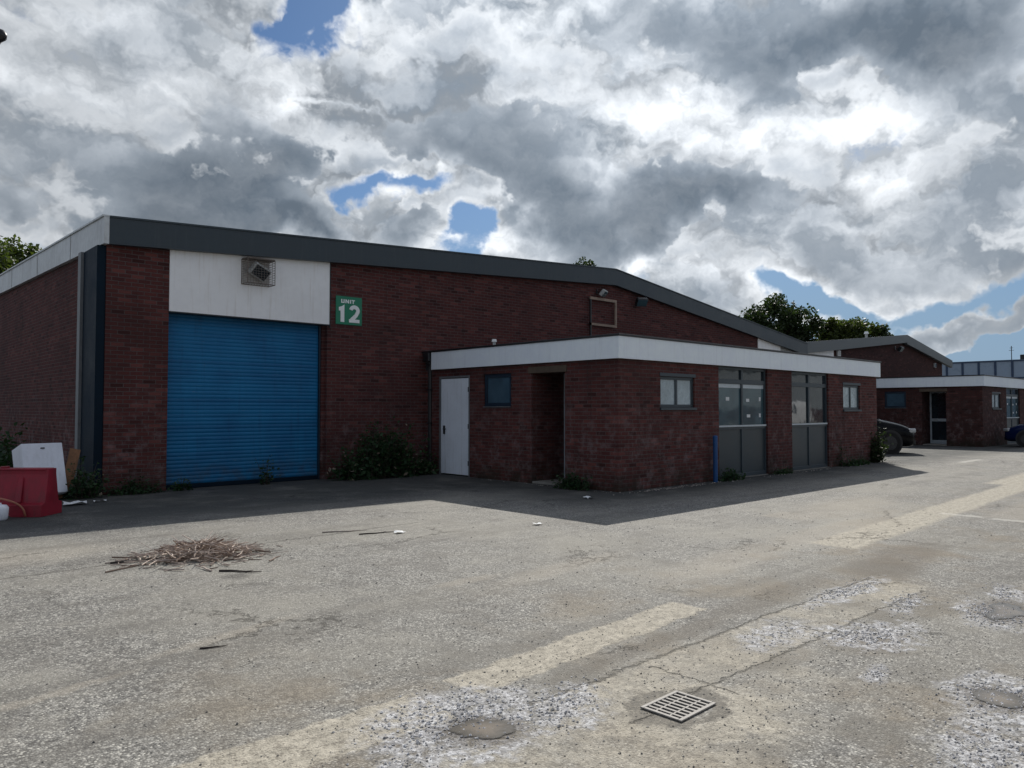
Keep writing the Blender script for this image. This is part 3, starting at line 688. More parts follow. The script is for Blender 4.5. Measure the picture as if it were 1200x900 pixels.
# ------------------------------------------------------------------ offices built against the warehouses
def annex(label, loc, far=False):
    """local frame: origin at the corner nearest the yard; +x along the front, +y back to the warehouse"""
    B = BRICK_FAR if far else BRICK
    root = thing('office_annex', label, 'annex', loc, 0, 'flat roofed office annexes')
    L, Dp = 12.06, 6.03 if not far else 6.0
    ZW = 2.50
    def part(m, name, mat, par=None, **kw): return m.build(name, mat, par or root, **kw)
    # ---- wall: front (y=0..0.28) and side (x=0..0.28)
    m = MB(); T = 0.28
    fr = [(0, 1.33, [(0, ZW)]), (1.33, 2.53, [(0, 1.585), (2.21, ZW)]), (2.53, 3.46, [(0, ZW)]), (3.46, 5.60, []), (5.60, 6.80, [(0, ZW)]),
          (6.80, 8.86, []), (8.86, 9.77, [(0, ZW)]), (9.77, 10.88, [(0, 1.54), (2.22, ZW)]), (10.88, L, [(0, ZW)])]
    for x0, x1, spans in fr:
        if not spans: part(m, 'wall', B); m = MB()
        for a, b in spans: m.box(x0, x1, 0, T, a, b)
    part(m, 'wall', B); m = MB()
    sd = [(T, 1.36, [(0, ZW)]), (1.36, 2.31, [(2.44, ZW)]), (2.31, 2.94, [(0, ZW)]), (2.94, 3.84, [(0, 1.61), (2.33, ZW)]), (3.84, 4.33, [(0, ZW)]),
          (4.33, 5.47, [(2.33, ZW)]), (5.47, Dp, [(0, ZW)])]
    for y0, y1, spans in sd:
        for a, b in spans: m.box(0, T, y0, y1, a, b)
    part(m, 'wall', B); m = MB()
    # entrance recess: two cheeks and the back
    m.box(T, 0.98, 2.31, 2.45, 0, ZW); m.box(T, 0.98, 1.22, 1.36, 0, ZW); m.box(0.98, 1.1, 1.22, 1.33, 0, ZW)
    part(m, 'recess_wall', B); part(MB().box(L - T, L, T + .001, Dp, 0, ZW), 'wall', B)
    m = MB(); m.box(-.02, T + .02, 1.30, 2.40, 2.30, 2.437); part(m, 'lintel', LINTEL, bevel=.005)
    m = MB(); m.box(T + .02, .98, 1.361, 2.309, 2.34, 2.40); part(m, 'recess_ceiling', LINTEL)
    m = MB(); m.box(0.0, 1.1, 1.37, 2.30, 0.003, 0.05); part(m, 'doorstep', CONC, bevel=.006)
    # ---- roof and fascia
    m = MB(); m.box(.02, L - .02, .02, Dp, 2.505, 2.90); part(m, 'roof', FELT)
    m = MB(); o_ = .09
    m.box(-o_, L + o_, -o_, -o_ + .03, 2.50, 2.92); f = part(m, 'fascia', WHITE, bevel=.004)
    part(MB().box(-o_, -o_ + .03, -o_ + .031, Dp - .35, 2.50, 2.92), 'fascia', WHITE, bevel=.004); m = MB(); m.box(L + o_ - .03, L + o_, -o_ + .031, Dp, 2.50, 2.92)
    part(m, 'fascia', WHITE, bevel=.004)
    m = MB(); m.box(-o_ - .025, L + o_ + .025, -o_ - .025, .12, 2.922, 2.962); m.box(-o_ - .025, .12, .121, Dp, 2.922, 2.962); m.box(L - .12, L + o_ + .025, .121, Dp, 2.922, 2.962)
    m.build('roof_edging', BLACKP, f, bevel=.004)
    m = MB(); m.box(-o_ + .031, L + o_ - .031, -o_ + .031, -.001, 2.503, 2.52); m.box(-o_ + .031, -.001, 0, Dp - .35, 2.503, 2.52); m.build('soffit', BLACKP, f)
    # ---- white side door at the back of the side wall
    ds = -.0 if not far else -.0
    dr = MB().box(.02, .065, 4.38, 5.42, .03, 2.27).build('door', DOORW, root, bevel=.004)
    dr['label'] = 'plain white steel door'
    MB().tube([(.0, 5.29, 1.08), (-.03, 5.29, 1.08), (-.03, 5.18, 1.08)], .010, 6).box(.0, .019, 5.26, 5.32, .96, 1.16).build('handle', BLACKP, dr)
    for zz in (.25, 1.1, 1.95): MB().tube([(.008, 4.395, zz), (.008, 4.395, zz + .11)], .011, 6).build('hinge', BLACKP, dr)
    MB().box(.0, .09, 4.332, 4.376, 0, 2.33).box(.0, .09, 5.424, 5.468, 0, 2.33).box(.0, .09, 4.377, 5.423, 2.285, 2.329).build('frame', GREYTRIM, dr)
    MB().box(.07, .10, 4.33, 5.47, 0, 2.33).build('door_backing', PIT, dr)
    # ---- small dark window
    w = MB().box(.03, .09, 2.942, 3.838, 1.612, 1.69).box(.03, .09, 2.942, 3.838, 2.25, 2.328).box(.03, .09, 2.942, 3.02, 1.69, 2.25).box(.03, .09, 3.76, 3.838, 1.69, 2.25).build('window', FRAMEB, root, bevel=.003)
    w['label'] = 'small square window with a dark blue frame'
    MB().box(.06, .07, 3.02, 3.76, 1.69, 2.25).build('pane', GLASSB, w)
    MB().box(-.03, .03, 2.94, 3.84, 1.592, 1.610).build('sill', GREYTRIM, w)
    # ---- glazed entrance door deep in the recess
    d2 = MB().box(.985, 1.04, 2.24, 2.308, .05, 2.33).box(.985, 1.04, 1.362, 1.43, .05, 2.33).box(.985, 1.04, 1.43, 2.24, 2.25, 2.33).box(.985, 1.04, 1.43, 2.24, 1.02, 1.14).box(.985, 1.04, 1.43, 2.24, .05, .20).build('door', ALUF, root)
    d2['label'] = 'glazed entrance door with a pale frame'
    MB().box(1.0, 1.02, 1.43, 2.24, .2, 2.25).build('pane', GLASSD, d2)
    MB().box(.972, .984, 1.98, 2.18, 1.05, 1.10).build('letterbox', LAMPG, d2)
    # ---- two small frosted windows on the front
    for x0, x1, z0, z1 in ((1.33, 2.53, 1.585, 2.21), (9.77, 10.88, 1.54, 2.22)):
        xm = (x0 + x1) / 2; mm = MB(); e_ = .002
        mm.box(x0 + e_, x1 - e_, .04, .10, z0 + e_, z0 + .06).box(x0 + e_, x1 - e_, .04, .10, z1 - .06, z1 - e_)
        for a in (x0 + e_, xm - .035, x1 - .06): mm.box(a, a + (.07 if abs(a - xm) < .1 else .058), .04, .10, z0 + .06, z1 - .06)
        w = mm.build('window', FRAMEG, root, bevel=.003)
        w['label'] = 'small two-light frosted window'
        for a, b in ((x0 + .06, xm - .035), (xm + .035, x1 - .06)): MB().box(a, b, .065, .075, z0 + .06, z1 - .06).build('pane', FROST, w)
        MB().box(x0 - .03, x1 + .03, -.04, .05, z0 - .055, z0 - .001).build('sill', FRAMEG, w, bevel=.003)
        MB().box(x0 - .03, x1 + .03, -.012, .01, z1 + .002, z1 + .07).build('head_board', FRAMEG, w)
    # ---- two full-height shopfronts
    for i, (x0, x1) in enumerate(((3.46, 5.60), (6.80, 8.86))):
        xm = x0 + (x1 - x0) * .5; mm = MB()
        mm.box(x0 + .002, x0 + .06, .05, .13, 0.02, 2.498).box(x1 - .06, x1 - .002, .05, .13, 0.02, 2.498).box(xm - .035, xm + .035, .05, .13, 0.02, 2.498)
        for a, b in ((x0 + .06, xm - .035), (xm + .035, x1 - .06)):
            mm.box(a, b, .05, .13, 2.44, 2.498).box(a, b, .05, .13, 2.12, 2.22).box(a, b, .05, .13, 1.09, 1.15).box(a, b, .05, .13, .02, .10)
        w = mm.build('shopfront', FRAMEG, root, bevel=.003)
        w['label'] = 'grey shopfront window with papers inside' if i == 0 else 'grey shopfront window with a clear reflecting glass'
        MB().box(x0 + .04, x1 - .04, .02, .052, 1.152, 1.19).build('transom', ALUF, w)
        for k, (a, b) in enumerate(((x0 + .06, xm - .035), (xm + .035, x1 - .06))):
            MB().box(a, b, .085, .095, 2.22, 2.44).build('fanlight', GLASSD, w)
            MB().box(a, b, .085, .095, 1.15, 2.12).build('pane', GLASST if i == 0 else GLASSD, w)
            if i == 0: MB().box(a, b, .076, .084, 2.03, 2.118).build('blind', ALUF, w)
            MB().box(a, b, .075, .1, .10, 1.09).build('panel', SPANDREL, w)
        if i == 0:
            for px_, pz, sw, sh_ in ((x0 + .42, 1.74, .14, .08), (xm + .22, 1.72, .14, .07), (xm + .25, 1.36, .15, .07), (xm + .80, 1.74, .08, .09), (xm + .80, 1.36, .08, .09)):
                MB().box(px_, px_ + sw, .080, .0835, pz, pz + sh_).build('notice', PAPER, w)
        MB().box(x0, x1, .0, .14, -.002, .018).build('doorstep', CONC, w)
        MB().box(x0, x1, .2, .21, 0.02, 2.49).build('shopfront_backing', PIT, w)
    # rainwater pipe in the inner corner with hopper
    yj = Dp - .22
    mm = MB().tube([(-.02, yj, .0), (-.02, yj, 2.7)], .05, 10)
    p = mm.build('downpipe', BLACKP, root, smooth=False)
    MB().box(-.16, .0, yj - .12, yj + .12, 2.70, 2.92).build('hopper', BLACKP, p, bevel=.02)
    for zz in (.4, 1.2, 2.0, 2.6): MB().box(-.085, .0, yj - .07, yj + .07, zz, zz + .035).build('bracket', BLACKP, p)
    return root
annex('brick office annex nearest the viewer with white fascia and two grey shopfronts', (11.09, 8.96, 0))
annex('smaller looking brick annex with white fascia further along, behind the black car', (35.15, 9.42, 0), far=True)

# roof vent on the near annex
v = thing('roof_vent', 'tiny white vent cowl standing on the near annex roof', 'vent', (11.25, 12.63, 2.90))
MB().tube([(0, 0, 0), (0, 0, .16)], .035, 10).build('stack', LAMPG, v)
MB().tube([(0, 0, .16), (0, 0, .22)], [.06, .05], 10).build('cowl', SIGNW, v)

# ------------------------------------------------------------------ second warehouse
FY2 = 15.6
T2 = [(31.20, 4.42), (44.0, 5.62), (51.4, 4.52)]
w2 = thing('warehouse', 'second brick warehouse further right with a pale grey gabled fascia', 'warehouse', (31.2, FY2, 0))
OF2 = Vector((-31.2, -FY2, 0))
m = MB(); gable_wall(m, [(31.2, 32.6, 0, None), (32.6, 35.3, 0, 3.2), (35.3, 50.3, 0, None)], T2, FY2, FY2 + .3)
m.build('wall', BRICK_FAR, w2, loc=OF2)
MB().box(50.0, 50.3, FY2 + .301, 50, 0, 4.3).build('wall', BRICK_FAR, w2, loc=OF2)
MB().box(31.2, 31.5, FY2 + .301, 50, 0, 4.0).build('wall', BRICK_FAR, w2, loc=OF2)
m = MB()
for (x0, z0), (x1, z1) in zip(T2, T2[1:]):
    m.hexa([(x0, FY2 - .05, z0 - .14), (x1, FY2 - .05, z1 - .14), (x1, 50, z1 - .14), (x0, 50, z0 - .14), (x0, FY2 - .05, z0 - .02), (x1, FY2 - .05, z1 - .02), (x1, 50, z1 - .02), (x0, 50, z0 - .02)])
m.build('roof', SHEETROOF, w2, loc=OF2)
m = MB()
for (x0, z0), (x1, z1) in zip(T2, T2[1:]):
    m.hexa([(x0, FY2 - .25, z0 - .5), (x1, FY2 - .25, z1 - .42), (x1, FY2 - .06, z1 - .42), (x0, FY2 - .06, z0 - .5), (x0, FY2 - .25, z0 + .01), (x1, FY2 - .25, z1 + .01), (x1, FY2 - .06, z1 + .01), (x0, FY2 - .06, z0 + .01)])
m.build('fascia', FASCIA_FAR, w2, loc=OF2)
m = MB(); m.hexa([(32.6, FY2 - .02, 3.2), (35.3, FY2 - .02, 3.2), (35.3, FY2 + .1, 3.2), (32.6, FY2 + .1, 3.2), (32.6, FY2 - .02, roof_z(32.6, T2) - .4), (35.3, FY2 - .02, roof_z(35.3, T2) - .4), (35.3, FY2 + .1, roof_z(35.3, T2) - .4), (32.6, FY2 + .1, roof_z(32.6, T2) - .4)])
m.build('header_panel', WPANEL, w2, loc=OF2)
v = thing('roof_vent', 'small white vent on the roof edge of the second warehouse', 'vent', (39.9, FY2 + .3, 5.14))
MB().tube([(0, 0, 0), (0, 0, .3)], .07, 8).build('stack', LAMPG, v)
MB().tube([(0, 0, .3), (0, 0, .42)], [.13, .08], 8).build('cowl', SIGNW, v)

# ------------------------------------------------------------------ sign UNIT 12
def lettering(text, size, mat, parent, loc, rot=(math.pi / 2, 0, 0), bold=0.0, name='lettering'):
    cu = bpy.data.curves.new(name, 'FONT'); cu.body = text; cu.size = size; cu.extrude = 0.003; cu.offset = bold
    cu.align_x = 'CENTER'; cu.align_y = 'CENTER'
    tmp = bpy.data.objects.new('tmp', cu); COL.objects.link(tmp)
    bpy.context.view_layer.update()
    me = bpy.data.meshes.new_from_object(tmp.evaluated_get(bpy.context.evaluated_depsgraph_get()))
    bpy.data.objects.remove(tmp)
    me.materials.clear(); me.materials.append(mat)
    o = bpy.data.objects.new(name, me); COL.objects.link(o); o.parent = parent; o.location = loc; o.rotation_euler = rot
    return o
sg = thing('unit_sign', 'green square sign reading UNIT 12 in white on the brick wall', 'sign', (8.935, FY - .012, 3.78))
MB().box(-.335, .335, -.012, .008, -.32, .32).build('board', GREEN, sg, bevel=.003)
def glyph(polys, name):
    mm = MB()
    for k, pg in enumerate(polys): mm.prism([(x, z) for x, z in pg], 'y', -.0175 - .0004 * k, -.0123)
    mm.build(name, SIGNW, sg)
def quad_strip(pts, w):
    """a stroked path as overlapping-free quads"""
    out = []; P = [Vector(p) for p in pts]; L_ = []; R_ = []
    for i, p in enumerate(P):
        d = (P[min(i + 1, len(P) - 1)] - P[max(i - 1, 0)]).normalized(); n_ = Vector((-d.y, d.x)) * w / 2
        L_.append(p + n_); R_.append(p - n_)
    for i in range(len(P) - 1): out.append([tuple(L_[i]), tuple(L_[i + 1]), tuple(R_[i + 1]), tuple(R_[i])])
    return out
# digit one: flag and stem; digit two: bowl, diagonal and foot
glyph([[(-.125, -.265), (-.125, .13), (-.185, .09), (-.265, .065), (-.265, -.015), (-.22, -.015), (-.22, -.265)][::-1]], 'digit')
arc = [(.135 + .092 * math.cos(a), .012 + .080 * math.sin(a)) for a in [math.radians(q) for q in range(172, -31, -14)]]
glyph(quad_strip(arc + [(.175, -.10), (.115, -.155), (.075, -.19), (.045, -.225)], .088) + [[(-.005, -.265), (.265, -.265), (.265, -.19), (-.005, -.19)]], 'digit')
def block(strokes, x0):
    mm = MB()
    for k, st_ in enumerate(strokes): mm.prism([(x0 + a * .085, .165 + c * .085) for a, c in st_], 'y', -.0165 - .0004 * k, -.0123)
    mm.build('letter', SIGNW, sg)
V_ = lambda a: [(a, 0), (a + .3, 0), (a + .3, 1), (a, 1)]
block([V_(0), V_(.7), [(.3, 0), (.7, 0), (.7, .25), (.3, .25)]], -.205)
block([V_(0), V_(.8), [(.3, 1), (.3, .62), (.8, 0), (.8, .38)]], -.098)
block([V_(.1)], .012)
block([V_(.35), [(0, .76), (1, .76), (1, 1), (0, 1)]], .062)
# empty sign frame over the annex
fr = thing('sign_frame', 'empty rusty tan metal sign frame on the brick gable above the annex', 'sign frame', (17.75, FY, 4.5))
MB().box(-.62, .62, -.12, -.07, .36, .44).build('rail', TANM, fr)
MB().box(-.62, .62, -.12, -.07, -.42, -.35).build('rail', TANM, fr)
MB().box(.55, .62, -.12, -.07, -.349, .359).build('stile', TANM, fr)
MB().box(-.62, -.57, -.12, -.07, -.75, .359).build('stile', BLACKP, fr)['label'] = 'dark left stile reaching lower'
for x in (-.55, .55):
    for z in (-.38, .38): MB().box(x, x + .03, -.069, .0, z, z + .03).build('bracket', BLACKP, fr)

def floodlight(label, loc, body, rz=0.0, tilt=0.6, s=1.0, group='lamps fixed to the gable walls'):
    f = thing('floodlight', label, 'floodlight', loc, rz)
    MB().box(-.04 * s, .04 * s, -.02, 0, -.06 * s, .08 * s).tube([(0, -.02, 0), (0, -.14 * s, -.02)], .015 * s, 6).build('bracket', BLACKP, f)
    M = Matrix.Rotation(tilt, 3, 'X')
    MB().rot_box((0, -.22 * s, -.05 * s), (.30 * s, .12 * s, .22 * s), M).build('housing', body, f, bevel=.02 * s)
    MB().rot_box(Vector((0, -.22 * s, -.05 * s)) + M @ Vector((0, -.064 * s, 0)), (.26 * s, .006, .18 * s), M).build('glass', GLASST, f)
    return f
floodlight('pale broken floodlight above the empty sign frame', (17.55, FY, 5.13), LAMPG, .4, .7, 1.0)
floodlight('black wall lamp under the gable peak of the near warehouse', (19.6, FY, 5.05), BLACKP, -.5, .7, 1.25)
floodlight('black wall lamp under the peak of the second warehouse', (42.9, FY2, 4.85), BLACKP, 0, .6, 1.3)
floodlight('dirty lamp on the far grey header panel near the valley', (30.2, FY + .03, 3.85), BLACKP, 0, .5, 1.0)
b2 = thing('wall_box', 'small white box lamp on the second warehouse beside its header panel', 'lamp', (35.75, FY2, 4.2))
MB().box(-.13, .13, -.12, 0, -.14, .14).build('housing', SIGNW, b2, bevel=.02)
MB().box(-.1, .1, -.128, -.121, -.1, .1).build('glass', LAMPG, b2)
b3 = thing('wall_box', 'small pale box high on the right end of the second warehouse', 'lamp', (48.9, FY2, 4.15))
MB().box(-.12, .12, -.1, 0, -.14, .14).build('housing', LAMPG, b3, bevel=.02)
MB().box(-.09, .09, -.108, -.101, -.1, .1).build('glass', GLASST, b3)

# broken floodlight in a wire cage over the shutter
cg = thing('caged_floodlight', 'rusty wire cage with a broken floodlight over the blue shutter', 'floodlight', (6.72, FY - .02, 4.36))
mm = MB(); W, Hh, Dd = .29, .25, .30
def P(x, y, z): return (x * W, -y * Dd, z * Hh)
for x in (-1, 1):
    for z in (-1, 1): mm.tube([P(x, 0, z), P(x, 1, z)], .010, 5)
for y in (0.02, 1):
    mm.tube([P(-1, y, -1), P(1, y, -1), P(1, y, 1), P(-1, y, 1), P(-1, y, -1)], .010, 5)
mm.build('cage', RUSTM, cg)
mm = MB()
for k in range(1, 10):
    a = -1 + 2 * k / 10
    mm.tube([P(a, 1, -1), P(a, 1, 1)], .0035, 4); mm.tube([P(-1, 1, a), P(1, 1, a)], .0035, 4)
    mm.tube([P(a, 0, -1), P(a, 1, -1)], .0035, 4)
    mm.tube([P(-1, 0, a), P(-1, 1, a)], .0035, 4); mm.tube([P(1, 0, a), P(1, 1, a)], .0035, 4)
mm.build('mesh_panel', RUSTM, cg)
mm = MB(); mm.box(-W, W, -Dd - .005, 0, Hh + .012, Hh + .022); mm.build('lid', RUSTM, cg)
M = Matrix.Rotation(.5, 3, 'X') @ Matrix.Rotation(.45, 3, 'Y')
MB().box(-W + .02, W - .02, -.012, -.004, -Hh + .02, Hh - .02).build('back_plate', weathered('cage_plate', (.40, .38, .36), .6, dirt=.5), cg)
fl = MB().rot_box((.02, -.16, .02), (.40, .14, .28), M).build('lamp', LAMPG, cg, bevel=.02)
MB().rot_box(Vector((.02, -.16, .02)) + M @ Vector((0, -.074, 0)), (.34, .006, .22), M).build('glass', GLASSD, fl)

# ------------------------------------------------------------------ things in front of the walls
pl = thing('bollard', 'short bright blue post standing by the annex wall beside the shopfront', 'post', (14.17, 8.82, 0))
MB().tube([(0, 0, 0), (0, 0, .95)], .05, 12).build('post', POLEB, pl, smooth=False)
MB().tube([(0, 0, .95), (0, 0, .975), (0, 0, .99)], [.055, .05, .02], 12).build('cap', POLEB, pl)

# red road barrier
def barrier():
    R_ = math.atan2(-.682, .731)
    b = thing('road_barrier', 'red plastic road barrier standing left of the warehouse corner', 'barrier', (1.93, 13.43, 0), R_)
    L = 1.0
    prof = [(-.26, 0), (-.26, .17), (-.17, .20), (-.10, .60), (-.10, .68), (.10, .68), (.10, .60), (.17, .20), (.26, .17), (.26, 0)]
    mm = MB()
    n = 14; vs = []
    xs = [-L + 2 * L * i / n for i in range(n + 1)]
    # the foot is arched in the middle so that water and forks can pass
    for x in xs:
        arch = .16 * max(0, 1 - (x / .55) ** 2) ** .5 if abs(x) < .55 else 0
        tap = 1 if abs(x) < L - .05 else .97
        for (y, z) in prof: vs.append((x, y * tap, max(z, arch) if z < .18 else z))
    k = len(prof); fs = []
    for i in range(n):
        for j in range(k - 1): fs.append((i * k + j, i * k + j + 1, (i + 1) * k + j + 1, (i + 1) * k + j))
        fs.append((i * k + k - 1, i * k, (i + 1) * k, (i + 1) * k + k - 1))
    fs.append(tuple(range(k))); fs.append(tuple(range(n * k, (n + 1) * k)))
    mm.add(vs, fs)
    body = mm.build('body', RED, b, bevel=.015, seg=2)
    MB().box(-L + .04, L - .04, -.115, .115, .655, .684).build('rim', RED, b, bevel=.008)
    for x in (-.45, .1, .62):
        MB().hexa([(x - .05, -.215, .2), (x + .05, -.215, .2), (x + .05, -.16, .2), (x - .05, -.16, .2), (x - .035, -.125, .56), (x + .035, -.125, .56), (x + .035, -.09, .56), (x - .035, -.09, .56)]).build('rib', RED, b, bevel=.008)
    MB().tube([(.3, 0, .68), (.3, 0, .71)], .06, 12).build('filler_cap', RED, b)
    return b
barrier()
hz = MB(); pts = []
for i in range(24):
    a = i / 23; pts.append((1.55 + a * .75 + .04 * math.sin(a * 9), 12.98 - a * .35 + .05 * math.sin(a * 7), .10 + .26 * math.sin(math.pi * a) ** .6 - .08 * a))
tag(hz.tube(pts, .014, 6).build('hose', weathered('orange_hose', (.42, .16, .10), .5), smooth=True), 'thin orange hose looped against the front of the red barrier', 'hose')
wb = thing('white_tub', 'white rounded plastic tub at the left edge beside the red barrier', 'tub', (1.98, 12.62, 0))
MB().tube([(0, 0, 0), (0, 0, .03), (0, 0, .17), (0, 0, .21), (0, 0, .22)], [.10, .12, .13, .10, .03], 16).build('body', WPLAST, wb, smooth=True)
MB().tube([(0, 0, .215), (0, 0, .24)], .04, 12).build('lid', WPLAST, wb)

# dumped white cabinet tilted back
cb = thing('dumped_cabinet', 'dumped white cabinet tipped back behind the red barrier', 'cabinet', (2.93, 15.0, 0), math.radians(10))
M = Matrix.Rotation(math.radians(-18), 3, 'X') 
MB().rot_box(Vector((0, 0, .48)), (.62, .40, .90), M).build('body', WPLAST, cb, bevel=.012)
MB().rot_box(Vector((0, 0, .48)) + M @ Vector((0, -.218, .0)), (.64, .03, .88), M).build('door', WPLAST, cb, bevel=.008)
MB().rot_box(Vector((0, 0, .48)) + M @ Vector((0, -.24, .35)), (.06, .015, .02), M).build('handle', BLACKP, cb)
pk = MB(); M = Matrix.Rotation(math.radians(-14), 3, 'X') @ Matrix.Rotation(math.radians(14), 3, 'Y')
pk.rot_box((0, 0, .42), (.17, .03, .90), M)
tag(pk.build('wood_plank', WOOD, loc=(3.38, 14.95, 0), bevel=.004), 'short brown wood plank leaning by the corner of the warehouse', 'plank')

# drain grate
dg = thing('drain_cover', 'cast iron slotted drain grate set in the patched concrete', 'drain', (3.355, 2.32, 0), .02)
GW, GD = .165, .125
mm = MB(); mm.box(-GW, GW, -GD, -GD + .022, .003, .011).box(-GW, GW, GD - .022, GD, .003, .011).box(-GW, -GW + .022, -GD + .022, GD - .022, .003, .011).box(GW - .022, GW, -GD + .022, GD - .022, .003, .011)
mm.build('frame', IRON, dg, bevel=.002)
mm = MB(); nb = 7
for k in range(nb):
    x = -GW + .03 + (2 * GW - .06) * (k + .5) / nb
    mm.rot_box((x, 0, .0055), (.014, 2 * GD - .046, .007), Matrix.Identity(3))
for yy in (-.042, .042): mm.box(-GW + .022, GW - .022, yy - .004, yy + .004, .0032, .0080)
mm.build('grate', IRON, dg)
MB().box(-GW + .01, GW - .01, -GD + .01, GD - .01, .001, .003).build('pit', PIT, dg)

# twig pile
def twigs():
    mm = MB(); rnd = random.Random(4)
    R_ = Vector((.731, -.682, 0)); Fw = Vector((.682, .731, 0))
    for i in range(400):
        u = rnd.gauss(-.02, .30); v = rnd.gauss(0, .26)
        if abs(u) > .9 or abs(v) > .75: continue
        c = Vector((3.10, 8.10, 0)) + R_ * u + Fw * v
        h = .16 * math.exp(-(u / .38) ** 2 - (v / .33) ** 2)
        a = rnd.uniform(0, math.pi) if rnd.random() < .7 else rnd.gauss(.6, .6)
        L = rnd.uniform(.08, .36) if rnd.random() < .9 else .55; r = rnd.uniform(.003, .009)
        d = R_ * math.cos(a) + Fw * math.sin(a)
        z = rnd.uniform(.008, .012 + h); tilt = rnd.uniform(-.55, .55) * (1 if h > .03 else .1)
        pts = []
        for k in range(4):
            s = k / 3 - .5
            q = c + d * L * s + d.cross(Vector((0, 0, 1))) * (.04 * L * math.sin(k * 2 + i)); q.z = max(r, z + s * L * tilt)
            pts.append(q)
        mm.cur = 0 if rnd.random() < .72 else 1
        mm.tube(pts, [r, r, r * .85, r * .5], 5)
    tag(mm.build('twig_pile', [weathered('bare_twig', (.50, .41, .35), .8, vary=.3, scale=30, dirt=.4), weathered('bark_twig', (.19, .135, .105), .9, vary=.3, scale=30)]),
        'heap of broken bare twigs lying on the asphalt before the shutter', 'twigs', kind='stuff')
twigs()
def stick(label, x, y, ang, L, r, col, fork=True):
    rnd = random.Random(int(x * 100)); d = Vector((math.cos(ang), math.sin(ang), 0)); n_ = Vector((-d.y, d.x, 0))
    mm = MB(); pts = [Vector((0, 0, r)) + d * L * (k / 5 - .5) + n_ * rnd.uniform(-.035, .035) * L * 1.5 for k in range(6)]
    mm.tube(pts, [r, r, r * .9, r * .8, r * .6, r * .3], 6)
    if fork: mm.tube([pts[3], pts[3] + (d * .5 + n_ * .5) * L * .28], [r * .6, r * .25], 5)
    tag(mm.build('stick', col, loc=(x, y, 0)), label, 'stick', 'loose sticks lying on the yard')
TWD = weathered('dark_stick', (.045, .035, .03), .9)
TWL = weathered('pale_stick', (.38, .32, .28), .8)
stick('dark forked stick just in front of the twig heap', 3.05, 7.05, -.9, .42, .010, TWD)
stick('long dark stick poking left out of the twig heap', 2.55, 8.25, -.25, .60, .010, TWD)
stick('lone dark stick lying in the middle of the yard in front of the heap', 1.97, 4.95, -.35, .17, .006, TWD, False)
stick('pale stick left lying well behind and right of the twig heap', 5.0, 8.45, -.4, .55, .008, TWL)
stick('dark stick lying near the white scrap in mid yard', 5.25, 8.05, -.25, .5, .008, TWD)

def scrap(label, x, y, s, seed, col=None, z=0.0):
    rnd = random.Random(seed); mm = MB(); n = 4; vs = []
    for j in range(n):
        for i in range(n): vs.append(((i / (n - 1) - .5) * s * 1.5 + rnd.uniform(-.1, .1) * s, (j / (n - 1) - .5) * s + rnd.uniform(-.1, .1) * s, .006 + rnd.uniform(0, .30) * s))
    mm.add(vs, [(j * n + i, j * n + i + 1, (j + 1) * n + i + 1, (j + 1) * n + i) for j in range(n - 1) for i in range(n - 1)])
    tag(mm.build('litter_scrap', col or PAPER, loc=(x, y, z)), label, 'litter', 'scraps of litter on the ground')
scrap('crumpled white scrap in the mid yard sunlight', 5.46, 7.9, .09, 1)
scrap('white scrap on shaded ground near the annex corner', 9.95, 8.7, .12, 2)
scrap('white strip of litter right of the red barrier', 3.2, 13.8, .22, 4)
scrap('second, smaller white litter strip by the casing pipe foot', 3.62, 13.95, .12, 5)
scrap('little white scrap on the sunny ground ahead of the annex shadow tip', 7.2, 7.2, .08, 6)

# ------------------------------------------------------------------ weeds
def weed(name, label, loc, spread, height, stems, mat, leaf=.05, cat='weed', dry=0.0, lean=(0, 0), seed=1, group=None, per=16):
    rnd = random.Random(seed)
    root = thing(name, label, cat, loc, 0, group or 'weeds growing along the foot of the walls')
    st = MB(); lf = MB()
    for s in range(stems):
        bx, by = rnd.gauss(0, spread[0] * .45), rnd.gauss(0, spread[1] * .45)
        h = height * rnd.choice((1, 1, 1, 1.25)) * rnd.uniform(.3, 1.0) * math.exp(-(bx / max(spread[0], .01)) ** 2 * .6)
        tx, ty = bx + rnd.gauss(0, .18) * h + lean[0] * h, by + rnd.gauss(0, .18) * h + lean[1] * h
        pts = [Vector((bx + (tx - bx) * q ** 1.5, by + (ty - by) * q ** 1.5, h * q)) for q in (0, .33, .66, 1)]
        st.tube(pts, [.006, .005, .004, .002], 4)
        for k in range(per):
            q = rnd.uniform(.08, 1.0); p = pts[0].lerp(pts[3], q) + Vector((rnd.gauss(0, .04), rnd.gauss(0, .04), rnd.gauss(0, .03))) * (.6 + height)
            p.z = max(.01, p.z)
            l = leaf * rnd.uniform(.5, 2.0) * (1.25 - .5 * q)
            d = Vector((rnd.gauss(0, 1), rnd.gauss(0, 1), rnd.gauss(0, .5))).normalized(); n_ = d.cross(Vector((rnd.gauss(0, 1), rnd.gauss(0, 1), 1))).normalized()
            lf.cur = 1 if rnd.random() < dry else 0
            lf.add([p, p + d * l * .5 + n_ * l * .3, p + d * l, p + d * l * .5 - n_ * l * .3], [(0, 1, 2, 3)])
    st.build('stem', BARK, root)
    lf.build('leaves', [mat, DRYLEAF], root)
    return root
weed('bush', 'big dark bush of weeds against the wall right of the shutter', (9.55, 14.55, 0), (.90, .30), 1.25, 200, WEED, .075, 'bush', .03, seed=2, per=26)
weed('bush', 'low tangle of weeds in the corner beside the downpipe and white door', (10.75, 14.55, 0), (.20, .22), .50, 32, WEED, .06, 'bush', .04, seed=3, per=20)
weed('weed', 'single upright weed growing at the foot of the blue shutter', (6.95, 14.85, 0), (.10, .05), .62, 9, WEED, .05, seed=4, per=16)
